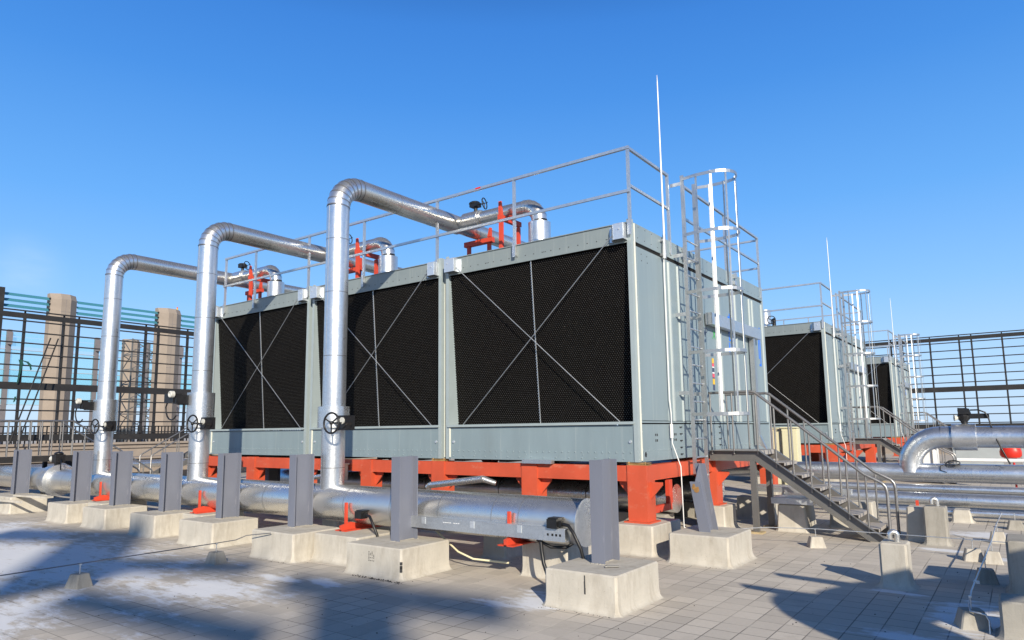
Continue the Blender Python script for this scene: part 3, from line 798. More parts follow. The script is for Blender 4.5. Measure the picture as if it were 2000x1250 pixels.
ZP = 5.69
def riser(i, X, zs0, zs1, act, label):
    t = thing('riser_pipe', (X, YH, .9), label, 'pipe', 'riser pipes from the header to the tower tops')
    R = .40; r = .178
    el = arc((X,YH,ZP), (0,0,1), (0,1,0), R, 7)
    m = MB().cyl((X,YH,.72), (X,YH,ZP-R), r, n=40, caps=False); m.build('riser_cladding', 'riser', t)
    m = MB().tube(el, r+.002, 40, True, False); m.build('elbow', 'riser', t)
    m = MB(); bands(m, el, r+.002, range(0, 8))
    zz = [1.2, 2.9, 3.9, 4.75]
    for z in zz: m.cyl((X,YH,z-.005), (X,YH,z+.005), r+.003, n=40, caps=False)
    m.cyl((X,YH-r*1.0,2.6), (X,YH-r*1.0,ZP-R), .004, n=4)
    m.build('seams', 'rail', t)
    yt = .60; ye = 5.1
    back = arc((X,ye,ZP), (0,1,0), (0,0,-1), .34, 6)
    m = MB().cyl((X,YH+R,ZP), (X,yt+.06,ZP), r, n=40, caps=False).cyl((X,yt+.06,ZP), (X,ye-.34,ZP), .15, n=36, caps=False)
    m.tube(back, .15, 32, True, False).cyl((X,ye,ZP-.34), (X,ye,4.72), .15, n=32, caps=False)
    m.cyl((X,yt+.04,ZP), (X,yt+.08,ZP), r+.002, .15, n=36)
    m.build('cross_main', 'clad', t)
    m = MB()
    for y in (-1.0, -.1, .35): m.cyl((X,y-.006,ZP), (X,y+.006,ZP), r+.003, n=40, caps=False)
    for y in (1.6, 2.8, 4.0): m.cyl((X,y-.006,ZP), (X,y+.006,ZP), .153, n=36, caps=False)
    m.build('main_seams', 'bright', t)
    xi = X+1.95; Rb = .30; rb = .132
    be = arc((xi,yt,ZP), (1,0,0), (0,0,-1), Rb, 6)
    m = MB().cyl((X,yt,ZP), (xi-Rb,yt,ZP), rb, n=32, caps=False).tube(be, rb+.006, 32, True, False); 
    bands(m, be, rb+.006, range(0, 7), .012)
    br = m.build('branch', 'clad', t)
    m = MB().cyl((X+.26,yt,ZP), (X+.62,yt,ZP), .168, n=32).cyl((X+.62,yt,ZP), (X+.665,yt,ZP), .155, n=32); m.build('branch_valve_sleeve', 'clad', br)
    m = MB().cyl((X+.50,yt,ZP+.16), (X+.50,yt,ZP+.27), .035, n=10).box(X+.40, X+.58, yt-.07, yt+.07, ZP+.25, ZP+.33).ball((X+.47,yt,ZP+.33), .12, sq=(1,.8,.35))
    gb = m.build('gearbox', 'blk', br)
    m = MB().torus((X+.73,yt-.02,ZP+.27), (1,.25,.1), .105, .011, 20, 6)
    for k in range(3):
        a = k*2.094+.5; m.cyl((X+.73,yt-.02,ZP+.27), (X+.73+.0,yt-.02+.105*math.cos(a),ZP+.27+.105*math.sin(a)), .008, n=6)
    m.cyl((X+.58,yt,ZP+.29), (X+.73,yt-.02,ZP+.27), .012, n=6); m.build('handwheel', 'blk', gb)
    m = MB().cyl((xi,yt,4.78), (xi,yt,ZP-Rb-.04), .198, n=40); m.build('inlet_sleeve', 'riser', t)
    # valve sleeve low on the riser with gear, handwheel and actuator
    vs = MB().cyl((X,YH,zs0), (X,YH,zs1), .240, n=40).build('valve_sleeve', 'riser', t)
    zc = zs0+.08; gx, gy = X+.37, YH-.055
    m = MB().box(X+.19, gx+.04, gy-.05, gy+.12, zc-.12, zc+.10).cyl((gx,gy-.10,zc), (gx,gy+.02,zc), .092, n=20).box(gx-.075, gx+.075, gy-.08, gy+.0, zc-.115, zc+.05)
    gb = m.build('gearbox', 'blk', vs)
    MB().cyl((gx+.02,gy-.118,zc+.02), (gx+.02,gy-.10,zc+.02), .05, n=20).build('dial', 'dial', gb)
    wc = Vector((X+.39, YH-.36, zc-.015))
    m = MB().torus(wc, (0.10,-1,.02), .148, .015, 32, 8)
    for k in range(3):
        a = k*2.094+.55; m.bar(wc, wc+Vector((.145*math.cos(a), .015*math.cos(a), .145*math.sin(a))), .020, .012, (0,1,0))
    m.ball(wc, .028); m.cyl(wc, (wc.x, gy-.02, zc-.01), .012, n=8); m.build('handwheel', 'blk', gb)
    if act:
        ax, ay, az = X-.10, YH-.42, zs1-.10
        m = MB().box(ax-.30, ax+.02, ay-.07, ay+.09, az-.09, az+.08).box(ax-.02, ax+.10, ay-.05, ay+.20, az-.11, az+.05).cyl((ax+.05,ay,az-.1), (X,YH-.1,az-.1), .03, n=8)
        cab = [Vector((ax-.28,ay,az-.09))]+[Vector((ax-.14-.22*math.cos(a), ay, az-.16-.24*math.sin(a))) for a in [math.pi*k/8 for k in range(0,9)]]
        m.tube([(ax-.3,ay,az-.06)]+cab[1:8], .014, 8)
        a = m.build('actuator', 'blk', vs)
        MB().cyl((ax+.03,ay-.13,az+.06), (ax+.03,ay-.07,az+.06), .062, n=20).torus((ax+.03,ay-.132,az+.06), (0,1,0), .045, .017, 20, 6).build('dial', 'dial', a)
    # little red towers carrying the branch and the main
    def support(x, y, along_y, zt, lab):
        s = thing('pipe_support', (x, y, ZT), lab, 'pipe support', 'red pipe supports on the tower tops')
        h = .26
        for k in (-1, 1):
            px, py = (x, y+k*h) if along_y else (x+k*h, y)
            MB().box(px-.032, px+.032, py-.032, py+.032, 4.70, zt).build('support_post', 'red', s)
            if along_y: MB().box(px-.24, px+.10, py-.04, py+.04, 4.72, 4.92).build('support_foot', 'red', s)
        m = MB()
        if along_y:
            m.box(x-.035, x+.035, y-h-.06, y+h+.06, zt+.02, zt+.11)
            m.prism([(y-h+.03,zt+.11),(y-h-.04,zt+.11),(y-h-.04,zt+.36),(y-h-.015,zt+.36)], 'x', x-.03, x+.03)
        else:
            m.box(x-h-.10, x+h+.10, y-.045, y+.045, zt+.0, zt+.10)
            m.prism([(x+h-.03,zt+.12),(x+h+.05,zt+.12),(x+h+.05,zt+.30),(x+h+.02,zt+.30)], 'y', y-.03, y+.03)
        m.build('saddle_beam', 'red', s); return s
    nm = ('far left', 'middle', 'nearest')[i]
    support(X+1.30, yt, True, ZP-.13-.112, 'red steel pipe support under the '+('farthest', 'middle', 'nearest')[i]+' branch pipe')
    support(X+.05, 1.25, False, ZP-.15-.122, 'shaded red pipe support under the '+('farthest', 'middle', 'nearest')[i]+' cross pipe behind its valve')
    return t
riser(2, -4.01, 1.80, 2.12, False, 'nearest and tallest-looking riser pipe bending over the towers')
riser(1, -7.83, 1.85, 2.49, True, 'middle riser pipe with black actuator, between the two others')
riser(0, -11.73, 1.85, 2.50, True, 'farthest riser pipe, leftmost, with black actuator against the screen')

# ------------------------------------------------------------------ stub columns on blocks
HB = [(-.075,0),(.075,0),(.075,.016),(.006,.016),(.006,.314),(.075,.314),(.075,.33),(-.075,.33),(-.075,.314),(-.006,.314),(-.006,.016),(-.075,.016)]
CG, BG = 'grey steel stub columns on concrete blocks', 'concrete blocks under the stub columns'
cols = [('A', .87, -2.80, .36, (.50,1.31,-3.24,-2.30), 'steel stub column on the frontmost block, right of the header pipe end', 'frontmost concrete block, large and sunlit, with a crack and a loose bolt on top'),
        ('B', -1.98, -2.90, .36, (-2.48,-1.50,-3.26,-2.40), 'steel stub column on the stencilled block', 'concrete block with stencilled ink marks, second from the front'),
        ('C', -4.19, -2.84, .37, (-4.52,-3.55,-3.26,-2.45), 'steel stub column in front of the nearest riser pipe', 'concrete block joined to a longer saddle pier, before the nearest riser'),
        ('D', -6.10, -2.84, .37, (-6.60,-5.60,-3.22,-2.42), 'steel stub column between the nearest and middle risers', 'concrete block with a white scratch, right of the middle riser'),
        ('E', -7.95, -2.84, .37, (-8.30,-7.42,-3.2,-2.42), 'steel stub column in front of the middle riser foot', 'concrete block before the middle riser, beside a red saddle'),
        ('F', -9.86, -2.84, .37, (-10.2,-9.25,-3.2,-2.42), 'steel stub column between the middle and farthest risers', 'concrete block with splashes of white, right of the farthest riser'),
        ('G', -11.55, -2.88, .37, (-11.85,-10.9,-3.2,-2.42), 'steel stub column left of the farthest riser', 'concrete block at the far left end, beside the cream board'),
        ('H', -14.85, -2.88, .37, (-15.6,-13.9,-3.2,-2.45), 'leftmost steel stub column, at the picture edge', 'long low concrete block at the left edge')]
for k, X, Y, z0, (x0,x1,y0,y1), la, lb in cols:
    m = MB().prism([(X+a, Y+c) for a, c in HB], 'z', z0-.012, 1.41)
    sp = solo(m, 'stub_post', 'post', 'grey '+la, 'steel column', CG)
    q = MB(); rr = random.Random(k)
    for a, c in [(-.075+.15*i/9, e) for i in range(10) for e in (-.004,.334)]+[(e, .33*i/14) for i in range(15) for e in (-.012,.012)]+[(e, f) for e in (-.079,.079) for f in (.008,.322)]:
        r = rr.uniform(.006,.016); q.ball((X+a, Y+c, z0+.001), r, 6, 4, (1.2,1.2,.55))
    q.build('grout', 'concrete2', sp)
    cr = 0
    b = solo(plinth_mb(x0, x1, y0, y1, z0, .06 if k != 'A' else .05, .035), 'concrete_block', 'concrete', lb, 'concrete block', BG)
    if k == 'A':
        m = MB(); pts = [(.965,.335),(.97,.28),(.962,.22),(.972,.16)]
        for p, q in zip(pts, pts[1:]): m.box(min(p[0],q[0])-.004, max(p[0],q[0])+.003, y0-.0025, y0+.004, q[1], p[1])
        m.build('crack', 'ink', b)
    if k == 'B':
        m = MB(); random.seed(3)
        for cx in range(4):
            for cz in range(7):
                if random.random() < .72 and not (cx > 2 and cz < 1): m.box(x0+.42+cx*.028, x0+.436+cx*.028, y0-.002, y0+.002, .28-cz*.017, .288-cz*.017)
        m.build('stencil_marks', 'ink', b)
        m = MB()
        for z, d in ((.20,.02),(.16,.018),(.12,.024),(.145,.012)): m.box(x1-.02, x1+.0025, y0-.0025, y0+.02, z-d, z+d*.6)
        m.build('chipped_edge', 'ink', b)
m = MB().cyl((1.02,-2.93,.371), (1.13,-2.84,.371), .009, n=8).cyl((1.02,-2.93,.371), (1.035,-2.918,.371), .016, n=6)
solo(m, 'loose_bolt', 'walk', 'loose steel bolt lying on top of the frontmost block', 'bolt')
# the cut-off column that leans
b = solo(plinth_mb(.62, 1.42, -.50, .42, .37, .07, .035), 'concrete_block', 'concrete', 'concrete block carrying the leaning cut-off column, near the ladder', 'concrete block', BG)
X, Y = 1.0, -.18; lean = Vector((-.14,-.05,1)).normalized()
m = MB(); H2 = [(a, c) for a, c in HB]
bot = [(X+a, Y+c*.9, .36) for a, c in H2]
def topz(a, c): return 1.02 if c < .1 else (1.25 if c > .25 else 1.02+(c-.016)*.75)
tp = []
for a, c in H2:
    h = topz(a, c)-.36; tp.append((X+a+lean.x/lean.z*h, Y+c*.9+lean.y/lean.z*h, .36+h))
m.hexa(bot, tp)
o = solo(m, 'stub_post', 'post', 'grey steel stub column cut off and leaning, with a rust stain', 'steel column', CG)
q = MB()
for dx, dz, r in ((-.02,.0,.030),(.01,-.03,.038),(-.015,.035,.018),(.03,.0,.018)):
    h = .94-.36+dz; c = Vector((X+lean.x/lean.z*h+dx-.01, Y+lean.y/lean.z*h-.0035, .36+h))
    q.prism([(c.x+r*math.cos(i*.785), c.z+r*.9*math.sin(i*.785)) for i in range(8)], 'y', c.y, c.y+.004)
q.build('rust_stain', 'rustspot', o)

# saddle piers and red saddles under the header
SG = 'red saddles under the header pipe'; 
def saddle(x, z, lab):
    t = thing('pipe_saddle', (x, YH, z), lab, 'pipe saddle', SG)
    m = MB().prism([(YH-.42,z),(YH+.42,z),(YH+.30,z+.10),(YH+.02,z+.06),(YH-.02,z+.06),(YH-.24,z+.11),(YH-.42,z+.075)], 'x', x-.02, x+.02)
    m.box(x-.11, x+.11, YH-.42, YH+.42, z, z+.014).build('saddle_plate', 'red', t)
    MB().box(x-.045, x-.005, YH-.315, YH-.285, z+.05, z+.38).build('side_stop', 'red', t)
for x, z, lab, (x0,x1,y0,y1), pl in ((-3.30,.36,'red saddle right of the nearest riser foot', (-3.53,-2.62,-2.95,-1.95), 'long pale pier of joined casts beside the stencilled block, with a red saddle'),
    (-7.16,.37,'red saddle right of the middle riser foot', (-7.38,-6.75,-2.75,-1.95), 'pier under the header beside the middle riser'),
    (-11.0,.39,'red saddle right of the farthest riser foot', (-10.86,-10.25,-2.85,-1.95), 'pier under the header beside the farthest riser'),
    (-.42,.405,'red saddle under the right end of the header', (-.53,.12,-2.20,-1.60), 'square pier under the right end of the header pipe')):
    if x == -.42:
        saddle(x, z, lab)
        solo(plinth_mb(x0, x1, y0, y1, z, .05, .02), 'saddle_pier', 'concrete', pl, 'concrete pier', 'piers under the header pipe')
    else:
        saddle(x, z, lab); solo(plinth_mb(x0, x1, y0, y1, z-.002, .09, .03), 'saddle_pier', 'concrete', pl, 'concrete pier', 'piers under the header pipe')

# cable tray, hoses, board, offcuts round the header
m = MB().box(-2.3, .36, -2.62, -2.612, .515, .645).box(-2.3, .36, -2.62, -2.50, .645, .651).box(-2.3, .36, -2.508, -2.50, .515, .645).box(-2.3, .36, -2.62, -2.50, .509, .515)
t = thing('cable_tray', (-1, -2.56, .5), 'long grey sheet metal cable tray hung in front of the header pipe', 'cable tray')
m.build('trough', 'galv', t)
m = MB()
for x in (.14,.20,.25,.30): m.box(x-.012, x+.012, -2.6225, -2.62, .565, .59)
m.build('slots', 'black', t)
for x in (-1.75,-.95,-.25): MB().box(x-.03, x+.03, -2.628, -2.62, .565, .65).build('clip', 'bracket', t)
m = MB()
for i in range(7): m.box(-1.42+.035*i+(.03 if i>3 else 0), -1.40+.035*i+(.03 if i>3 else 0), -2.6225, -2.62, .60, .608)
m.build('punched_marks', 'white', t)
for x, lab, dx in ((.22,'black limit switch with hose at the right end of the header', .3), (-2.95,'black limit switch with hose behind the stencilled block', .28)):
    t = thing('limit_switch', (x, -2.52, .5), lab, 'switch', 'black switches on the header pipe')
    z = .70 if x > 0 else .60
    MB().box(x-.07, x+.06, -2.66, -2.54, z-.05, z+.05).box(x+.06, x+.10, -2.63, -2.57, z-.03, z+.03).box(x-.075, x+.065, -2.63, -2.50, z+.05, z+.062).build('housing', 'blk', t)
    MB().tube([(x+.10,-2.60,z),(x+.19,-2.62,z-.01),(x+.27,-2.64,z-.09),(x+.34,-2.62,z-.24),(x+.38,-2.60,z-.42),(x+.37,-2.58,z-.58)], .019, 10).build('hose', 'blk', t)
m = MB().tube([(.0,-2.56,.51),(.02,-2.57,.38),(.05,-2.58,.25),(.12,-2.6,.12),(.22,-2.62,.02)], .022, 10).tube([(-.05,-2.56,.50),(.1,-2.5,.42),(.25,-2.42,.42),(.40,-2.3,.52)], .018, 8)
solo(m, 'black_hose', 'blk', 'thick black hose hanging from the cable tray to the roof', 'hose')
m = MB().tube([(-2.1,-2.2,.52),(-1.45,-2.3,.20),(-1.2,-2.3,.135),(-.75,-2.16,.11)], .013, 8)
solo(m, 'thin_pipe', 'cream', 'thin cream conduit sloping down below the cable tray', 'conduit')
m = MB().bar((-14.0,-3.05,.40), (-12.6,-2.9,.41), .16, .04).bar((-14.9,-3.35,.30), (-13.2,-3.2,.30), .02, .05)
solo(m, 'timber_board', 'concrete', 'pale board lying over the end of the long low block at the left', 'board')
m = MB().cyl((-3.35,-.80,.86), (-2.25,-.80,.995), .052, n=20).cyl((-2.25,-.80,.995), (-2.06,-.72,.93), .052, .035, n=20).cyl((-3.36,-.80,.855), (-3.40,-.80,.82), .052, n=20)
solo(m, 'drain_pipe', 'clad', 'short polished pipe stub slanting above the header in front of the red frame', 'pipe')
m = MB().cyl((-6.6,-.8,.86), (-5.7,-.8,.97), .045, n=16).cyl((-6.62,-.8,.86), (-6.7,-.8,.82), .06, n=16)
solo(m, 'drain_pipe', 'clad', 'short polished pipe stub left of the nearest riser, above the header', 'pipe')
t = thing('junction_box', (-6.35, -.3, .7), 'cream junction box on the red frame between the risers', 'junction box')
MB().box(-6.62, -6.24, -.30, -.06, .80, 1.10).build('box_body', 'cream', t); MB().box(-6.64, -6.22, -.32, -.04, 1.10, 1.125).build('lid', 'cream', t)
m = MB().box(-2.0, -1.45, -.11, -.01, 1.205, 1.262)
solo(m, 'sheet_cover', 'galv', 'small galvanised sheet cover below the near tower tank', 'cover')
# second, lower line of pipe behind the header
t = thing('return_pipe', (-6, -1.2, .3), 'long second pipe lying behind the header, under the tower edge', 'pipe')
MB().cyl((-24,-1.25,.66), (-.9,-1.25,.66), .17, n=32).build('cladding', 'clad', t)
m = MB()
for x in (-5.3,-6.6,-3.2,-8): m.cyl((x-.006,-1.25,.66), (x+.006,-1.25,.66), .174, n=32, caps=False)
m.build('cladding_seams', 'bright', t)
for x in (-1.5,-5,-9,-13): solo(plinth_mb(x-.2, x+.2, -1.5, -1.0, .49, .05), 'pipe_pier', 'concrete', 'concrete pier under the second pipe, in the shade behind the header', 'concrete pier', 'piers under the second pipe')

# ------------------------------------------------------------------ pipes between the towers, right side
YB = 7.3
t = thing('main_pipe', (4, YB, .4), 'large bright pipe running right behind the stair foot, with a coil of cable on it', 'pipe')
MB().cyl((-6, YB, .775), (16, YB, .775), .185, n=40).build('cladding', 'riser', t)
m = MB()
for x in (-1.2,-.1,.9,2.0,3.62,4.9,6): m.cyl((x-.006,YB,.775), (x+.006,YB,.775), .189, n=40, caps=False)
m.build('cladding_seams', 'riser', t)
for yy, zz, rr, lab, nm in ((6.75,.50,.075,'slim bright pipe below the large one, right background','slim_pipe'), (6.30,.335,.125,'medium bright pipe in front of the others, right background','return_pipe'), (5.85,.165,.058,'lowest thin bluish pipe near the roof surface, right background','slim_pipe')):
    t = thing(nm, (4, yy, 0), lab, 'pipe')
    MB().cyl((.35, yy, zz), (16, yy, zz), rr, n=32).build('cladding', 'riser', t)
    m = MB()
    for x in (1.6,2.6,3.55,4.2,5.5): m.cyl((x-.005,yy,zz), (x+.005,yy,zz), rr+.003, n=32, caps=False)
    m.build('cladding_seams', 'riser', t)
t = thing('bent_pipe', (2.75, YB, .9), 'large bent pipe with a valve sleeve rising out of the main pipe, right side', 'pipe')
xb, zb = 2.55, 1.49; R = .60
el = arc((xb,YB,zb), (0,0,1), (1,0,0), R, 9)
MB().cyl((xb,YB,.78), (xb,YB,zb-R), .213, n=40, caps=False).build('stub', 'riser', t)
m = MB().tube(el, .215, 40, True, False); bands(m, el, .215, range(0,10), .010); m.build('elbow', 'riser', t)
e2 = arc((4.85,YB,zb), (1,0,0), (.3,-.92,-.25), .5, 6)
m = MB().cyl((xb+R,YB,zb), (4.35,YB,zb), .213, n=40, caps=False)
m2 = [Vector((4.30+.20*i, YB-.016*i*i, zb-.004*i*i)) for i in range(9)]
m.tube(m2, .214, 40, True, False)
for p in (3.28,): m.cyl((p-.006,YB,zb), (p+.006,YB,zb), .217, n=40, caps=False)
for x in (4.0,4.2): m.cyl((x-.005,YB,zb), (x+.005,YB,zb), .217, n=40, caps=False)
bands(m, m2, .214, range(1,8), .010); m.build('run', 'riser', t)
sl = MB().cyl((3.34,YB,zb), (3.74,YB,zb), .265, n=40).build('valve_sleeve', 'riser', t)
ax, ay, az = 3.56, YB, zb+.25
m = MB().cyl((ax,ay,az), (ax,ay,az+.06), .05, n=12).loft([[(ax+rx*math.cos(a*.5236), ay+rx*.8*math.sin(a*.5236), az+z) for a in range(12)] for z, rx in ((.04,.05),(.10,.10),(.16,.12),(.19,.10),(.20,.085),(.27,.10),(.31,.095),(.325,.05))])
m.box(ax+.08, ax+.34, ay-.055, ay+.055, az+.11, az+.21).cyl((ax+.30,ay,az+.16), (ax+.42,ay,az+.16), .05, n=12)
m.tube([(ax+.12,ay-.05,az+.28),(ax+.25,ay-.08,az+.28),(ax+.36,ay-.08,az+.23),(ax+.41,ay-.06,az+.1),(ax+.44,ay-.1,az-.05),(ax+.47,ay-.18,az-.2),(ax+.60,ay-.26,az-.55),(ax+.68,ay-.24,az-.76)], .014, 8)
m.hexa([(ax-.09,ay-.09,az+.20),(ax+.13,ay-.09,az+.20),(ax+.13,ay+.09,az+.20),(ax-.09,ay+.09,az+.20)], [(ax-.09,ay-.09,az+.33),(ax+.10,ay-.09,az+.31),(ax+.10,ay+.09,az+.31),(ax-.09,ay+.09,az+.33)])
ac = m.build('actuator', 'blk', sl)
MB().cyl((ax-.10,ay-.03,az+.13), (ax-.16,ay-.05,az+.13), .03, .065, 16).build('dial', 'dial', ac)
m = MB()
for k in range(3): m.torus((3.30+.01*k, YB-.06+.01*k, .965+.012*k), (.1*k-.1,-.35,1), .13-.012*k, .008, 24, 5)
m.tube([(3.18,YB-.10,.955),(3.10,YB-.16,.92),(3.09,YB-.19,.84),(3.20,YB-.2,.80)], .008, 6)
solo(m, 'cable_coil', 'blk', 'coil of black cable lying on the large pipe', 'cable')
for (x0,x1,y0,y1,h,lab) in ((3.33,3.62,5.68,6.1,.22,'small concrete pier under the lowest pipe'),(2.93,3.30,3.0,3.55,.50,'pale concrete pier behind the stair foot'),(1.02,1.50,3.02,3.66,.44,'shaded concrete pier under the stair, striped with sunlight'),(-.1,.6,4.3,4.9,.42,'concrete pier in the shade beneath the stair landing'),(1.65,2.35,3.95,4.35,.45,'pale concrete pier seen under the stair stringer')):
    solo(plinth_mb(x0,x1,y0,y1,h,.05,.03,.02), 'pipe_pier', 'concrete', lab, 'concrete pier')
m = MB().box(.95,1.62,3.0,3.55,.452,.55).box(.99,1.58,3.04,3.51,.55,.556)
m.box(1.2,1.215,2.995,3.0,.452,.55).box(1.4,1.415,2.995,3.0,.452,.55)
solo(m, 'duct_box', 'galv', 'galvanised box section lying on the pier under the stair', 'duct')
m = MB().box(.2,1.9,4.6,4.75,.50,.60).box(.0,1.6,5.3,5.42,.50,.58)
solo(m, 'strut_rail', 'galv', 'galvanised channel rails beneath the stair', 'rail')
m = MB().box(3.05,3.09,3.30,3.34,.50,.58)
solo(m, 'orange_plug', 'red', 'small orange cap on the pier behind the stair foot', 'cap')
# cabinets near the second tower
CB = 'cream cabinets behind the near stair'
for x0, x1, y, z0, z1, lab in ((-.55,-.33,8.6,.30,1.69,'narrower cream cabinet next to the red box'),(-.30,.06,8.5,.30,1.70,'wider cream cabinet in front of the second tower')):
    t = thing('cabinet', ((x0+x1)/2, y+.15, z0), lab, 'cabinet', CB)
    MB().box(x0, x1, y, y+.3, z0, z1).build('cabinet_body', 'cream', t)
    MB().box(x0+.015, x1-.015, y-.012, y-.001, z0+.04, z1-.05).build('door', 'cream', t)
    MB().box(x0-.02, x1+.02, y-.03, y+.32, z1+.001, z1+.03).build('lid', 'cream', t)
    for x in (x0+.04, x1-.04): MB().box(x-.02, x+.02, y+.1, y+.2, 0, z0-.001).build('leg', 'galv', t)
t = thing('hydrant_box', (-.72, 8.6, 0), 'red box left of the cream cabinets', 'fire box')
MB().box(-.68, -.57, 8.55, 8.7, .95, 1.75).build('box_body', 'redbox', t); MB().box(-.64,-.60,8.6,8.66,0,.95).build('stand', 'redbox', t)

# ------------------------------------------------------------------ lightning conductor on small weights
def weight(x, y, s, rz, mat, lab, h=.15):  # weights labelled shaded get a darker concrete that paints in the shade
    t = thing('concrete_weight', (x, y, 0), lab, 'weight', 'small concrete weights carrying the conductor wire')
    c, sn = math.cos(rz), math.sin(rz)
    def ring(e, z): return [(x+c*a-sn*b, y+sn*a+c*b, z) for a, b, _ in octo(-e, e, -e*.9, e*.9, 0, .012)]
    MB().loft([ring(s, 0), ring(s*.97, .012), ring(s*.70, h-.012), ring(s*.66, h)]).build('block', mat, t)
    MB().cyl((x,y,h-.01), (x,y,h+.105), .0055, n=6).box(x-.012, x+.012, y-.012, y+.012, h+.095, h+.112).build('pin', 'galv', t)
    return t
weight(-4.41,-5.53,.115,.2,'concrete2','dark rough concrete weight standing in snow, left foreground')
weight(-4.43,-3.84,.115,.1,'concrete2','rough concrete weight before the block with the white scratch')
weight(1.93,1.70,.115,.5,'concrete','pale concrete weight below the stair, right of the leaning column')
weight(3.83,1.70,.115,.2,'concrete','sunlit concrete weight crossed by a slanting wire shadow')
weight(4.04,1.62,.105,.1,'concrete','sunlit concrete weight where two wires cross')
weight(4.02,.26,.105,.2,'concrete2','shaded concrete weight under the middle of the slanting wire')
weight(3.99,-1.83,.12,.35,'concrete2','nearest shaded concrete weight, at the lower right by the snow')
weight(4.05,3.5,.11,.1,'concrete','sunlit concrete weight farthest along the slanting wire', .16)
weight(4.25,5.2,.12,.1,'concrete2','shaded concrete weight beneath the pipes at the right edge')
m = MB().tube([(-4.35,-10.0,.255),(-4.41,-5.53,.262),(-4.43,-3.84,.262),(-4.44,-3.55,.265),(-4.40,-3.42,.31),(-4.37,-3.36,.315),(-4.0,-3.3,.36)], .0065, 6)
solo(m, 'conductor_wire', 'wire', 'thin conductor wire crossing the snowy left foreground between two weights', 'wire')
m = MB().tube([(.7,1.35,.20),(1.3,1.55,.25),(1.93,1.70,.258),(2.9,1.72,.258),(3.83,1.70,.258),(5.2,1.58,.26)], .0065, 6)
solo(m, 'conductor_wire', 'galv', 'thin conductor wire running right, past the stair foot, over three weights', 'wire')
m = MB().tube([(4.13,3.45,.44),(4.05,3.3,.28),(4.04,1.62,.262),(4.02,.26,.262),(3.99,-1.60,.262),(3.98,-1.86,.20),(3.99,-1.94,.155),(4.10,-1.96,.145),(4.12,-1.97,.10),(4.12,-2.0,.0)], .007, 8)
m.box(3.985, 4.035, -1.2, -1.18, .25, .275)
solo(m, 'conductor_wire', 'galv', 'slanting conductor wire leading to the far weights at the right', 'wire')

# vent bollards with goosenecks, corner kerbs
for (x,y,hx,hy,h,lab,mat) in ((3.245,-.45,.135,.16,.47,'sunlit concrete bollard with a chrome gooseneck, in front of the stair foot','concrete'),(3.345,2.85,.145,.14,.55,'shaded concrete bollard with a chrome gooseneck, behind the stair','concrete2')):  # the second bollard's darker concrete puts its shade into the colour
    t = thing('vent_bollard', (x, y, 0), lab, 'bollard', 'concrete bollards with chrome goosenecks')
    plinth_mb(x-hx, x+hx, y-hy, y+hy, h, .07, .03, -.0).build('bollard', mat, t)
    p = [Vector((x+.030,y,h-.02)), Vector((x+.030,y,h+.07))]+[Vector((x-.004+.034*math.cos(a), y-.012*(1-math.cos(a)), h+.07+.036*math.sin(a))) for a in [math.pi*k/8 for k in range(1,9)]]+[Vector((x-.038,y-.024,h+.03))]
    MB().tube(p, .029, 14, False, True).build('gooseneck', 'clad', t)
for x0,x1,y0,y1,h,lab in ((4.24,4.75,-.35,.25,.55,'grey concrete upstand cut by the right picture edge'),(4.20,4.8,-2.1,-1.75,.30,'lowest concrete upstand in the bottom right corner')):
    solo(plinth_mb(x0,x1,y0,y1,h,.05,.03), 'roof_upstand', 'concrete2', lab, 'upstand', 'concrete upstands at the right edge')

# ------------------------------------------------------------------ dark steel screens round the roof
def mull_positions(a, b, anchor):
    res = []; base = anchor-3.64*20
    while base < b:
        for o in (0, .62, 2.12):
            if a <= base+o <= b: res.append(base+o)
        base += 3.64
    return res
def screen(axis, fixed, a, b, anchor, label, skirt=True):
    def bx(m, u0, u1, d0, d1, z0, z1):
        if axis == 'y': m.box(fixed+d0, fixed+d1, u0, u1, z0, z1)
        else: m.box(u0, u1, fixed-d1, fixed-d0, z0, z1)
        return m
    loc = (fixed, (a+b)/2, 0) if axis == 'y' else ((a+b)/2, fixed, 0)
    t = thing('steel_screen', loc, label, 'screen', 'dark steel screens round the roof')
    for z0, z1, d in ((6.82,7.03,.16),(3.72,4.02,.18),(1.52,1.80,.14)): bx(MB(), a, b, -d/2, d/2, z0, z1).build('beam', 'dark', t)
    for z in (7.12, 6.68, 6.20, 5.72, 5.24, 4.75, 4.27, 3.30, 2.82, 2.36, 1.86): bx(MB(), a, b, .09, .13, z-.028, z+.030).build('rail_bar', 'dark', t)
    for u in mull_positions(a, b, anchor):
        m = MB(); bx(m, u-.045, u+.045, -.04, .085, 1.2, 1.519); bx(m, u-.045, u+.045, -.04, .085, 1.801, 3.719); bx(m, u-.045, u+.045, -.04, .085, 4.021, 6.819); bx(m, u-.03, u+.03, -.02, .04, 7.031, 7.13)
        m.build('mullion', 'dark', t)
    return t
screen('y', -30, -12, 39.5, 3.51, 'tall dark steel screen along the left, in front of the tan columns')
screen('x', 40, -30, 16, 1.86, 'tall dark steel screen at the right, open sky behind it')
t = thing('picket_fence', (-30.6, 10, 1.3), 'dense black picket fence at the foot of the left screen', 'fence')
m = MB(); y = -8
k = 0
while y < 22:
    m.box(-30.62, -30.57, y-.02, y+.02, 1.38, 2.12+.0); y += .165
pk = m.build('pickets', 'dark', t)
MB().box(-30.63, -30.56, -8, 22, 2.121, 2.17).build('top_rail', 'dark', t)
m = MB().box(-29.55, -29.05, -30, 39, 0, 1.30)
t = thing('parapet', (-29.3, 4, 0), 'beige parapet wall below the left screen', 'wall')
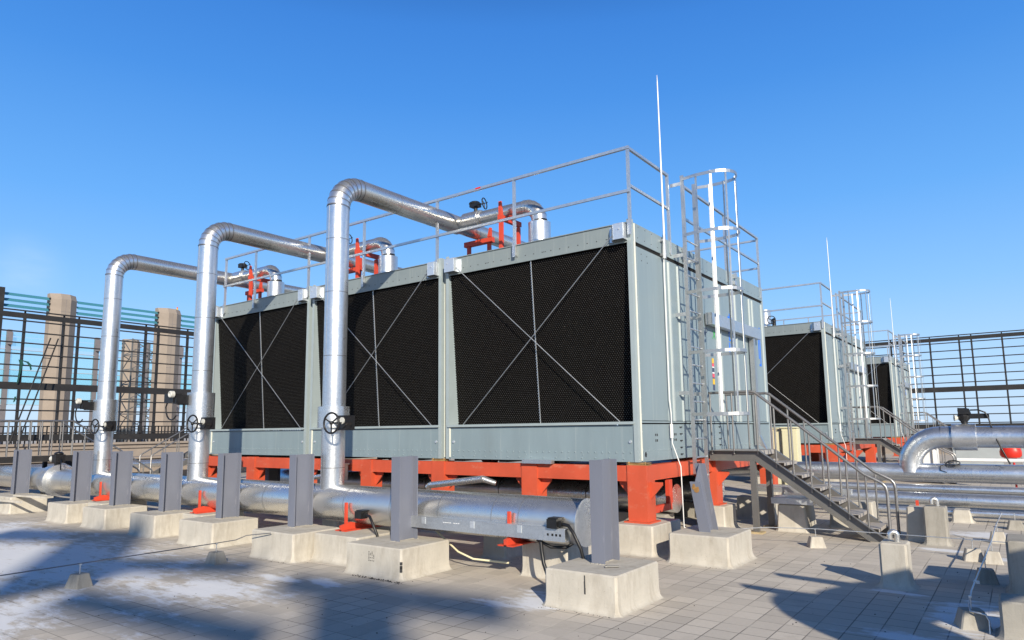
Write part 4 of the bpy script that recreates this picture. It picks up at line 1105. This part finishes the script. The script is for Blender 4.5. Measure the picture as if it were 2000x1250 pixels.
m.build('wall', 'stone', t); MB().box(-29.7, -28.95, -30, 39, 1.302, 1.40).build('coping', 'stone', t); MB().box(-29.04, -28.98, -30, 39, 1.13, 1.17).build('moulding', 'stone', t)
t = thing('parapet', (-7, 40.6, 0), 'low parapet wall below the right screen', 'wall')
MB().box(-29, 16, 40.2, 40.6, 0, 1.30).build('wall', 'stone', t); MB().box(-29, 16, 40.1, 40.7, 1.302, 1.40).build('coping', 'stone', t)
solo(MB().box(-24.5, -23.6, -2, 12, 0, .80).box(-24.6, -23.5, -2, 12, .80, .87), 'concrete_ledge', 'stone', 'low beige ledge wall in front of the parapet at the left', 'wall')
t = thing('return_pipe', (-22.6, 6, .5), 'pale pipe along the low ledge wall, left background', 'pipe')
MB().cyl((-22.8, -1, .62), (-22.8, 11, .62), .14, n=24).build('cladding', 'clad', t)

# tan stone piers with glass slats behind the left screen, and a second row farther out
def stone_pier(X, y0, y1, zt, label, beacon=False, k=1.25):
    t = thing('stone_pier', (X, (y0+y1)/2, 0), label, 'column', 'tan stone columns behind the left screen')
    w = y1-y0; c = w*.32
    poly = [(X-.45,y0),(X+.10,y0),(X+.45,y0+c),(X+.45,y1-c),(X+.10,y1),(X-.45,y1)]
    m = MB(); m.loft([[(a,b,0) for a,b in poly], [(a,b,zt-.35) for a,b in poly], [(a+(-.02 if a < X else -.22),b,zt) for a,b in poly]]); m.build('shaft', 'stone', t)
    m = MB()
    for z in (1.6, 3.1, 4.6, 6.1, 7.6, 9.0): m.box(X+.446, X+.4515, y0+c, y1-c, z, z+.015)
    m.box(X+.446, X+.452, (y0+y1)/2-.006, (y0+y1)/2+.006, 0, zt-.36); m.build('joints', 'stone_d', t)
    m = MB()
    for k in range(3): m.box(X-.35, X+.12, y0-.05, y0-.001, zt-.40-.33*k, zt-.30-.33*k)
    m.build('slat_brackets', 'dark', t)
    if beacon:
        MB().cyl((X,y1-.25,zt), (X,y1-.25,zt+.10), .05, n=10).build('beacon', 'yellow', t); MB().cyl((X,y1-.25,zt+.10), (X,y1-.25,zt+.20), .05, .03, 10).build('beacon_lamp', 'redbox', t)
    return t
XA = -41.0
stone_pier(XA, 6.75, 8.15, 10.1, 'tan stone column with slanted top behind the dark screen, no beacon on it')
stone_pier(XA, 13.1, 14.6, 10.1, 'tan stone column with a small red and yellow beacon on top', True)
stone_pier(XA, 19.6, 21.1, 10.1, 'tan stone column mostly hidden by the middle riser pipe')
solo(MB().box(XA-.1, XA+.3, 3.95, 4.40, 0, 10.02), 'steel_post', 'dark', 'tall dark steel post at the end of the teal glass slats', 'post')
SLG = 'teal glass slats between the stone columns'
for (a, c, lab) in ((4.42,6.7,'bank of teal glass slats left of the first stone column'),(8.2,13.05,'bank of teal glass slats between the two stone columns'),(14.65,19.55,'bank of teal glass slats right of the second stone column'),(-6,3.94,'bank of teal glass slats running out at the left edge')):
    t = thing('glass_louvre', (XA, (a+c)/2, 8.9), lab, 'glass slats', SLG)
    for k in range(3):
        z = 9.80-.33*k
        MB().hexa([(XA+.10,a,z-.17),(XA+.10,c,z-.17),(XA+.115,c,z-.175),(XA+.115,a,z-.175)], [(XA-.12,a,z+.03),(XA-.12,c,z+.03),(XA-.105,c,z+.025),(XA-.105,a,z+.025)]).build('slat', 'slat', t)
XF = -54
fp = [3.0, 8.87, 12.6, 14.77, 18.6, 21.5, 25.4, 30]
for i, y in enumerate(fp):
    solo(MB().box(XF-.15, XF+.15, y-.14, y+.14, 0, 9.4).box(XF+.15, XF+.4, y-.12, y+.12, 8.3, 9.2), 'steel_post', 'stone_d', 'grey post of the farther glass wall, seen through the dark screen', 'post', 'posts of the farther glass wall')
for i, (a, c) in enumerate(zip(fp, fp[1:])):
    t = thing('glass_screen', (XF, (a+c)/2, 4), 'pale teal glass panel of the farther wall, seen through the dark screen', 'glass panel', 'glass panels of the farther wall')
    MB().box(XF, XF+.02, a+.15, c-.15, 4.0, 7.95).build('lower_pane', 'glass', t)
    MB().box(XF+.03, XF+.05, a+.15, c-.15, 5.15, 6.47).build('tinted_pane', 'glass', t)
    for z in (8.36, 8.74, 9.1): MB().box(XF, XF+.02, a+.15, c-.15, z-.13, z+.13).build('upper_slat', 'glass', t)
    m = MB()
    for z in (3.98, 5.13, 6.5, 7.97): m.box(XF-.02, XF+.06, a+.14, c-.14, z-.02, z+.02)
    m.build('frame_bar', 'greybox', t)
stone_pier(XF+.6, 16.6, 17.8, 9.44, 'smaller tan stone column farther out, behind the lattice mast')
# lattice mast
t = thing('lattice_mast', (-48, 15.3, 0), 'pale steel lattice mast beyond the left screen, beside the second stone column', 'mast')
ch = [(-48.6,14.4),(-47.2,14.4),(-47.2,16.3),(-48.6,16.3)]
for x, y in ch: MB().bar((x,y,0), (x,y,8.7), .09, .09).build('chord', 'walk', t)
m = MB()
for k in range(8):
    z0, z1 = 1.08*k, 1.08*(k+1)
    for i in range(4):
        p, q = ch[i], ch[(i+1) % 4]
        if k % 2: p, q = q, p
        m.bar((p[0],p[1],z0), (q[0],q[1],z1), .05, .05); m.bar((p[0],p[1],z1), (q[0],q[1],z1), .05, .05)
m.build('bracing', 'walk', t)
t = thing('inclined_ladder', (-28.8, 3.4, 1.4), 'thin dark ladder leaning against the first stone column', 'ladder')
p0, p1 = Vector((-28.6,1.35,1.4)), Vector((-29.6,2.9,6.0))
for d in (0, .30): MB().bar(p0+Vector((0,d,0)), p1+Vector((0,d,0)), .05, .03).build('rail', 'dark', t)
m = MB()
for k in range(1, 10):
    q = p0.lerp(p1, k/10); m.bar(q, q+Vector((0,.30,.0)), .03, .03)
m.build('rungs', 'dark', t)
m = MB()
for (y0,z0,y1,z1,w) in ((1.90,4.98,1.98,4.72,.12),(1.96,4.75,1.90,4.30,.07),(1.92,4.4,1.86,3.95,.05),(1.95,4.96,2.2,4.86,.07),(2.17,4.9,2.3,4.72,.08),(2.28,4.76,2.33,4.55,.05),(1.84,3.4,1.80,3.15,.06)):
    m.hexa([(-29.86,y0-w/2,z0),(-29.86,y0+w/2,z0),(-29.82,y0+w/2,z0),(-29.82,y0-w/2,z0)], [(-29.85,y1-w/2,z1),(-29.85,y1+w/2,z1+.05),(-29.81,y1+w/2,z1+.05),(-29.81,y1-w/2,z1)])
solo(m, 'cloth_strip', 'rope', 'torn green cloth strip tied to the left screen', 'cloth')

# walkways on the far left
t = thing('walkway', (-18, -3, 0), 'steel walkway with a long baluster railing at the left, behind the header', 'walkway')
MB().box(-18.05, -17.95, -9, -.38, 1.0, 1.165).box(-18.9, -18.06, -9, -.38, 1.12, 1.15).build('deck', 'dark', t)
for x in (-18.0, -18.9):
    MB().tube([(x,-9,2.155),(x,-.44,2.155),(x,.20,1.735),(x,1.9,.62),(x,1.96,.5),(x,1.96,.0)], .026, 8).build('handrail', 'rail', t)
    y = -8.8; i = 0
    while y < -.4: 
        MB().cyl((x,y,1.16), (x,y,2.15), .017, n=8).build('baluster', 'rail', t); y += .27
    for y in (-.1, .25, .6, .95, 1.3, 1.65): MB().cyl((x,y,max(.03,1.16-(y+.38)*.655)), (x,y,2.13-(y+.44)*.655), .016, n=8).build('baluster', 'rail', t)
m = MB()
for x in (-18.0, -18.9): m.bar((x,-.38,1.08), (x,1.45,.02), .05, .17)
m.build('stringer', 'dark', t)
for y in (-8, -4.5, -.8):
    for x in (-18.0, -18.85): MB().box(x-.05, x+.05, y-.05, y+.05, 0, .999 if x > -18.5 else 1.119).build('leg', 'dark', t)
t = thing('steel_stair', (-20, 4, 0), 'far stair handrail rising to the right, between the farthest and middle risers', 'stair')
for x in (-20.0, -20.8):
    MB().tube([(x,2.86,.02),(x,2.86,.98),(x,2.93,1.05),(x,5.1,2.30),(x,7.5,2.32)], .024, 8).build('handrail', 'rail', t)
    for y in (3.25,3.75,4.25,4.75): MB().cyl((x,y,(y-2.9)*.56), (x,y,1.04+(y-2.93)*.576), .016, n=8).build('baluster', 'rail', t)
m = MB()
for x in (-20.0, -20.8): m.bar((x,2.9,.06), (x,5.1,1.28), .05, .16); m.box(x-.025, x+.025, 5.1, 7.5, 1.2, 1.36)
m.build('stringer', 'walk', t)
for k in range(6): MB().box(-20.77, -20.03, 3.0+.36*k, 3.26+.36*k, .17*(k+1)-.02, .17*(k+1)).build('tread', 'tread', t)
m = MB().box(-11.9,-11.6,-.2,.1,.6,1.62) if False else MB().prism([(-10.35+a*1.3, .9+c) for a, c in HB], 'z', .3, 1.62)
solo(m, 'stub_post', 'post', 'grey stub column standing a little back, behind the column right of the farthest riser', 'steel column', CG)

# things between the second and third towers, far right
t = thing('hand_valve', (-1.5, Y2+.45, ZT), 'black handwheel valve on top of the second tower', 'valve')
m = MB().torus((-1.49,Y2+.02,5.03), (.2,-1,0), .12, .013, 24, 6)
for k in range(3): m.bar((-1.49,Y2+.02,5.03), (-1.49+.12*math.cos(k*2.1+.5),Y2+.02,5.03+.12*math.sin(k*2.1+.5)), .02, .014, (0,1,0))
m.build('handwheel', 'blk', t); MB().cyl((-1.49,Y2+.02,5.03), (-1.49,Y2+.30,5.03), .02, n=8).cyl((-1.49,Y2+.30,4.6), (-1.49,Y2+.30,5.10), .06, n=12).build('stem', 'blk', t)
solo(MB().cyl((-1.86,Y2+.62,4.3), (-1.86,Y2+.62,5.45), .19, n=32), 'inlet_sleeve', 'riser', 'bright pipe sleeve on top of the second tower, half hidden', 'pipe')
t = thing('hooded_unit', (4.17, 14, 0), 'red hooded object on a thin stand at the far right under the bent pipe', 'hood')
MB().loft([[(4.17+rx*math.cos(a*.5236), 14+rx*.7*math.sin(a*.5236), z) for a in range(12)] for z, rx in ((.84,.20),(.90,.245),(1.0,.25),(1.14,.21),(1.22,.10))], True).build('hood', 'redbox', t)
MB().box(4.02,4.3,13.95,14.05,.76,.83).cyl((4.22,14,0),(4.22,14,.76),.025,n=8).build('stand', 'redbox', t)
for lab, (x0,x1,y0,y1,z0,z1), mm, nm in (('pale grey plant box far behind the bent pipe',(2.6,3.9,17.5,18.4,0,1.35),'greybox','plant_box'),('white panel box behind the second stair',(1.75,2.35,15.2,15.8,.1,1.25),'white','panel_box'),('low grey plant unit between the far stairs',(4.4,5.6,19,20,0,1.15),'greybox','plant_box')):
    t = thing(nm, ((x0+x1)/2, (y0+y1)/2, z0), lab, 'plant box', 'plant boxes between the far stairs')
    MB().box(x0, x1, y0, y1, z0, z1).build('box_body', mm, t); MB().box(x0-.03, x1+.03, y0-.03, y1+.03, z1+.001, z1+.04).build('lid', mm, t)
    MB().box(x0+.08, x1-.08, y0-.012, y0-.001, z0+.12, z1-.1).build('door', mm, t)
for z, y, r, lab in ((.80,13.0,.05,'thin white pipe crossing behind the bent pipe, upper'),(.66,12.9,.035,'thin white pipe crossing behind the bent pipe, lower')):
    solo(MB().cyl((3.0,y,z), (9,y,z), r, n=14), 'white_pipe', 'white', lab, 'pipe')

# ------------------------------------------------------------------ under the towers: big shaded suction mains
for y, z, r, lab in ((2.1,.55,.24,'large suction pipe in the dark under the near row of towers, front one'),(4.2,.55,.24,'large suction pipe in the dark under the near row of towers, rear one')):
    t = thing('suction_pipe', (-6, y, .2), lab, 'pipe', 'suction pipes under the towers')
    MB().cyl((-11.6,y,z), (-.35,y,z), r, n=32).build('cladding', 'riser', t)
    m = MB()
    for x in (-10,-8,-6,-4,-2): m.cyl((x-.006,y,z), (x+.006,y,z), r+.003, n=32, caps=False)
    m.build('cladding_seams', 'dark', t)
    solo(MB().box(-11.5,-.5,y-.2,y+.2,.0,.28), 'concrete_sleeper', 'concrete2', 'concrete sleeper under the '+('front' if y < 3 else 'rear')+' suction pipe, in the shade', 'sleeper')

# ------------------------------------------------------------------ unseen objects added out of view, shaped to cast the foreground shadows
PD = Vector((.678,.735,0)); SD = Vector((SX,SY,0)).normalized(); TE = math.tan(SUN_EL)
def off(u, v, h): return PD*u+SD*(v+h)+Vector((0,0,h*TE))
t = thing('shadow_truss', tuple(PD*-5+SD*36), 'added unseen truss on posts, shaped to cast soft shadow bands', 'truss')
HT = 42.0
def member(a, c, w):
    p, q = off(a[0],a[1],HT-a[1]), off(c[0],c[1],HT-c[1])
    MB().bar(p, q, .5, w, (0,0,1)).build('chord', 'dark', t)
for a, c, w in (((-8.2,-3.6),(-7.4,.6),1.1),((-7.0,1.0),(-4.6,3.15),.27),((-3.95,1.1),(-3.8,4.8),.75),((-4.75,.85),(-2.45,2.75),.34),((-7.9,-1.2),(-5.2,-.2),.30),((-10.4,-4.6),(-7.6,-3.5),.5)):
    member(a, c, w)
for u in (-14.5, 11.5):
    p = off(u, 0, HT); MB().box(p.x-.3, p.x+.3, p.y-.3, p.y+.3, 0, p.z+1.5).build('mast', 'stone', t)
p, q = off(-11,-1.2,HT+1.2), off(1.5,-1.2,HT+1.2)
HN = 6.0  # the unseen pipe below is invented for its shadow
t = thing('bent_pipe', tuple(off(1.2,3.4,HN))[:2]+(0,), 'added unseen bent pipe with two actuators, shaped to cast the crisp shadow at the right', 'pipe')
pth = [off(.75,6.5,HN-3), off(.72,4.6,HN), off(.70,3.85,HN), off(1.0,3.35,HN), off(1.6,3.1,HN), off(3.2,3.15,HN), off(5.5,3.2,HN)]
MB().tube(pth, .30, 24).build('elbow', 'riser', t)
MB().ball(tuple(off(.56,3.95,HN)), .56, 20, 14).build('shadow_ball', 'riser', t)  # ball added to widen the cast shadow
MB().cyl(off(.9,3.2,HN), off(.30,2.30,HN), .10, .06, 12).build('actuator', 'blk', t); MB().cyl(off(1.7,2.95,HN), off(.98,1.86,HN), .10, .06, 12).build('actuator', 'blk', t)
p = off(5.5,3.2,HN); MB().cyl((p.x,p.y,0), (p.x,p.y,p.z), .33, n=24).build('riser', 'riser', t)

# dirt and crumbs blown against the blocks
rr = random.Random(11); m = MB()
def crumb(x, y, r):
    a = rr.uniform(0, 6.28); n = rr.choice((4,5,6))
    pts = [(x+r*rr.uniform(.5,1.2)*math.cos(a+6.283*i/n), y+r*rr.uniform(.5,1.2)*math.sin(a+6.283*i/n)) for i in range(n)]
    m.hexa([(p[0],p[1],.001) for p in pts], [(x+(p[0]-x)*.6, y+(p[1]-y)*.6, r*rr.uniform(.4,.9)) for p in pts])
for i in range(120):                       # heap at the foot of the stencilled block
    t = rr.random(); crumb(-2.25+.85*t+rr.gauss(0,.03), -3.32-.04*t+rr.gauss(0,.025), rr.uniform(.003,.013))
for i in range(320):
    crumb(rr.uniform(-7,4.4), rr.uniform(-6,1.2), rr.uniform(.003,.010))
for (x0,x1,y) in ((.5,1.3,-3.30),(-4.5,-3.6,-3.32),(-6.6,-5.7,-3.28),(.65,1.4,-.56)):
    for i in range(40): crumb(rr.uniform(x0,x1), y+rr.gauss(0,.02), rr.uniform(.002,.008))
o = m.build('debris', 'ink'); o['kind'] = 'stuff'; o['label'] = 'dark crumbs and dirt scattered on the paving and along the block feet'
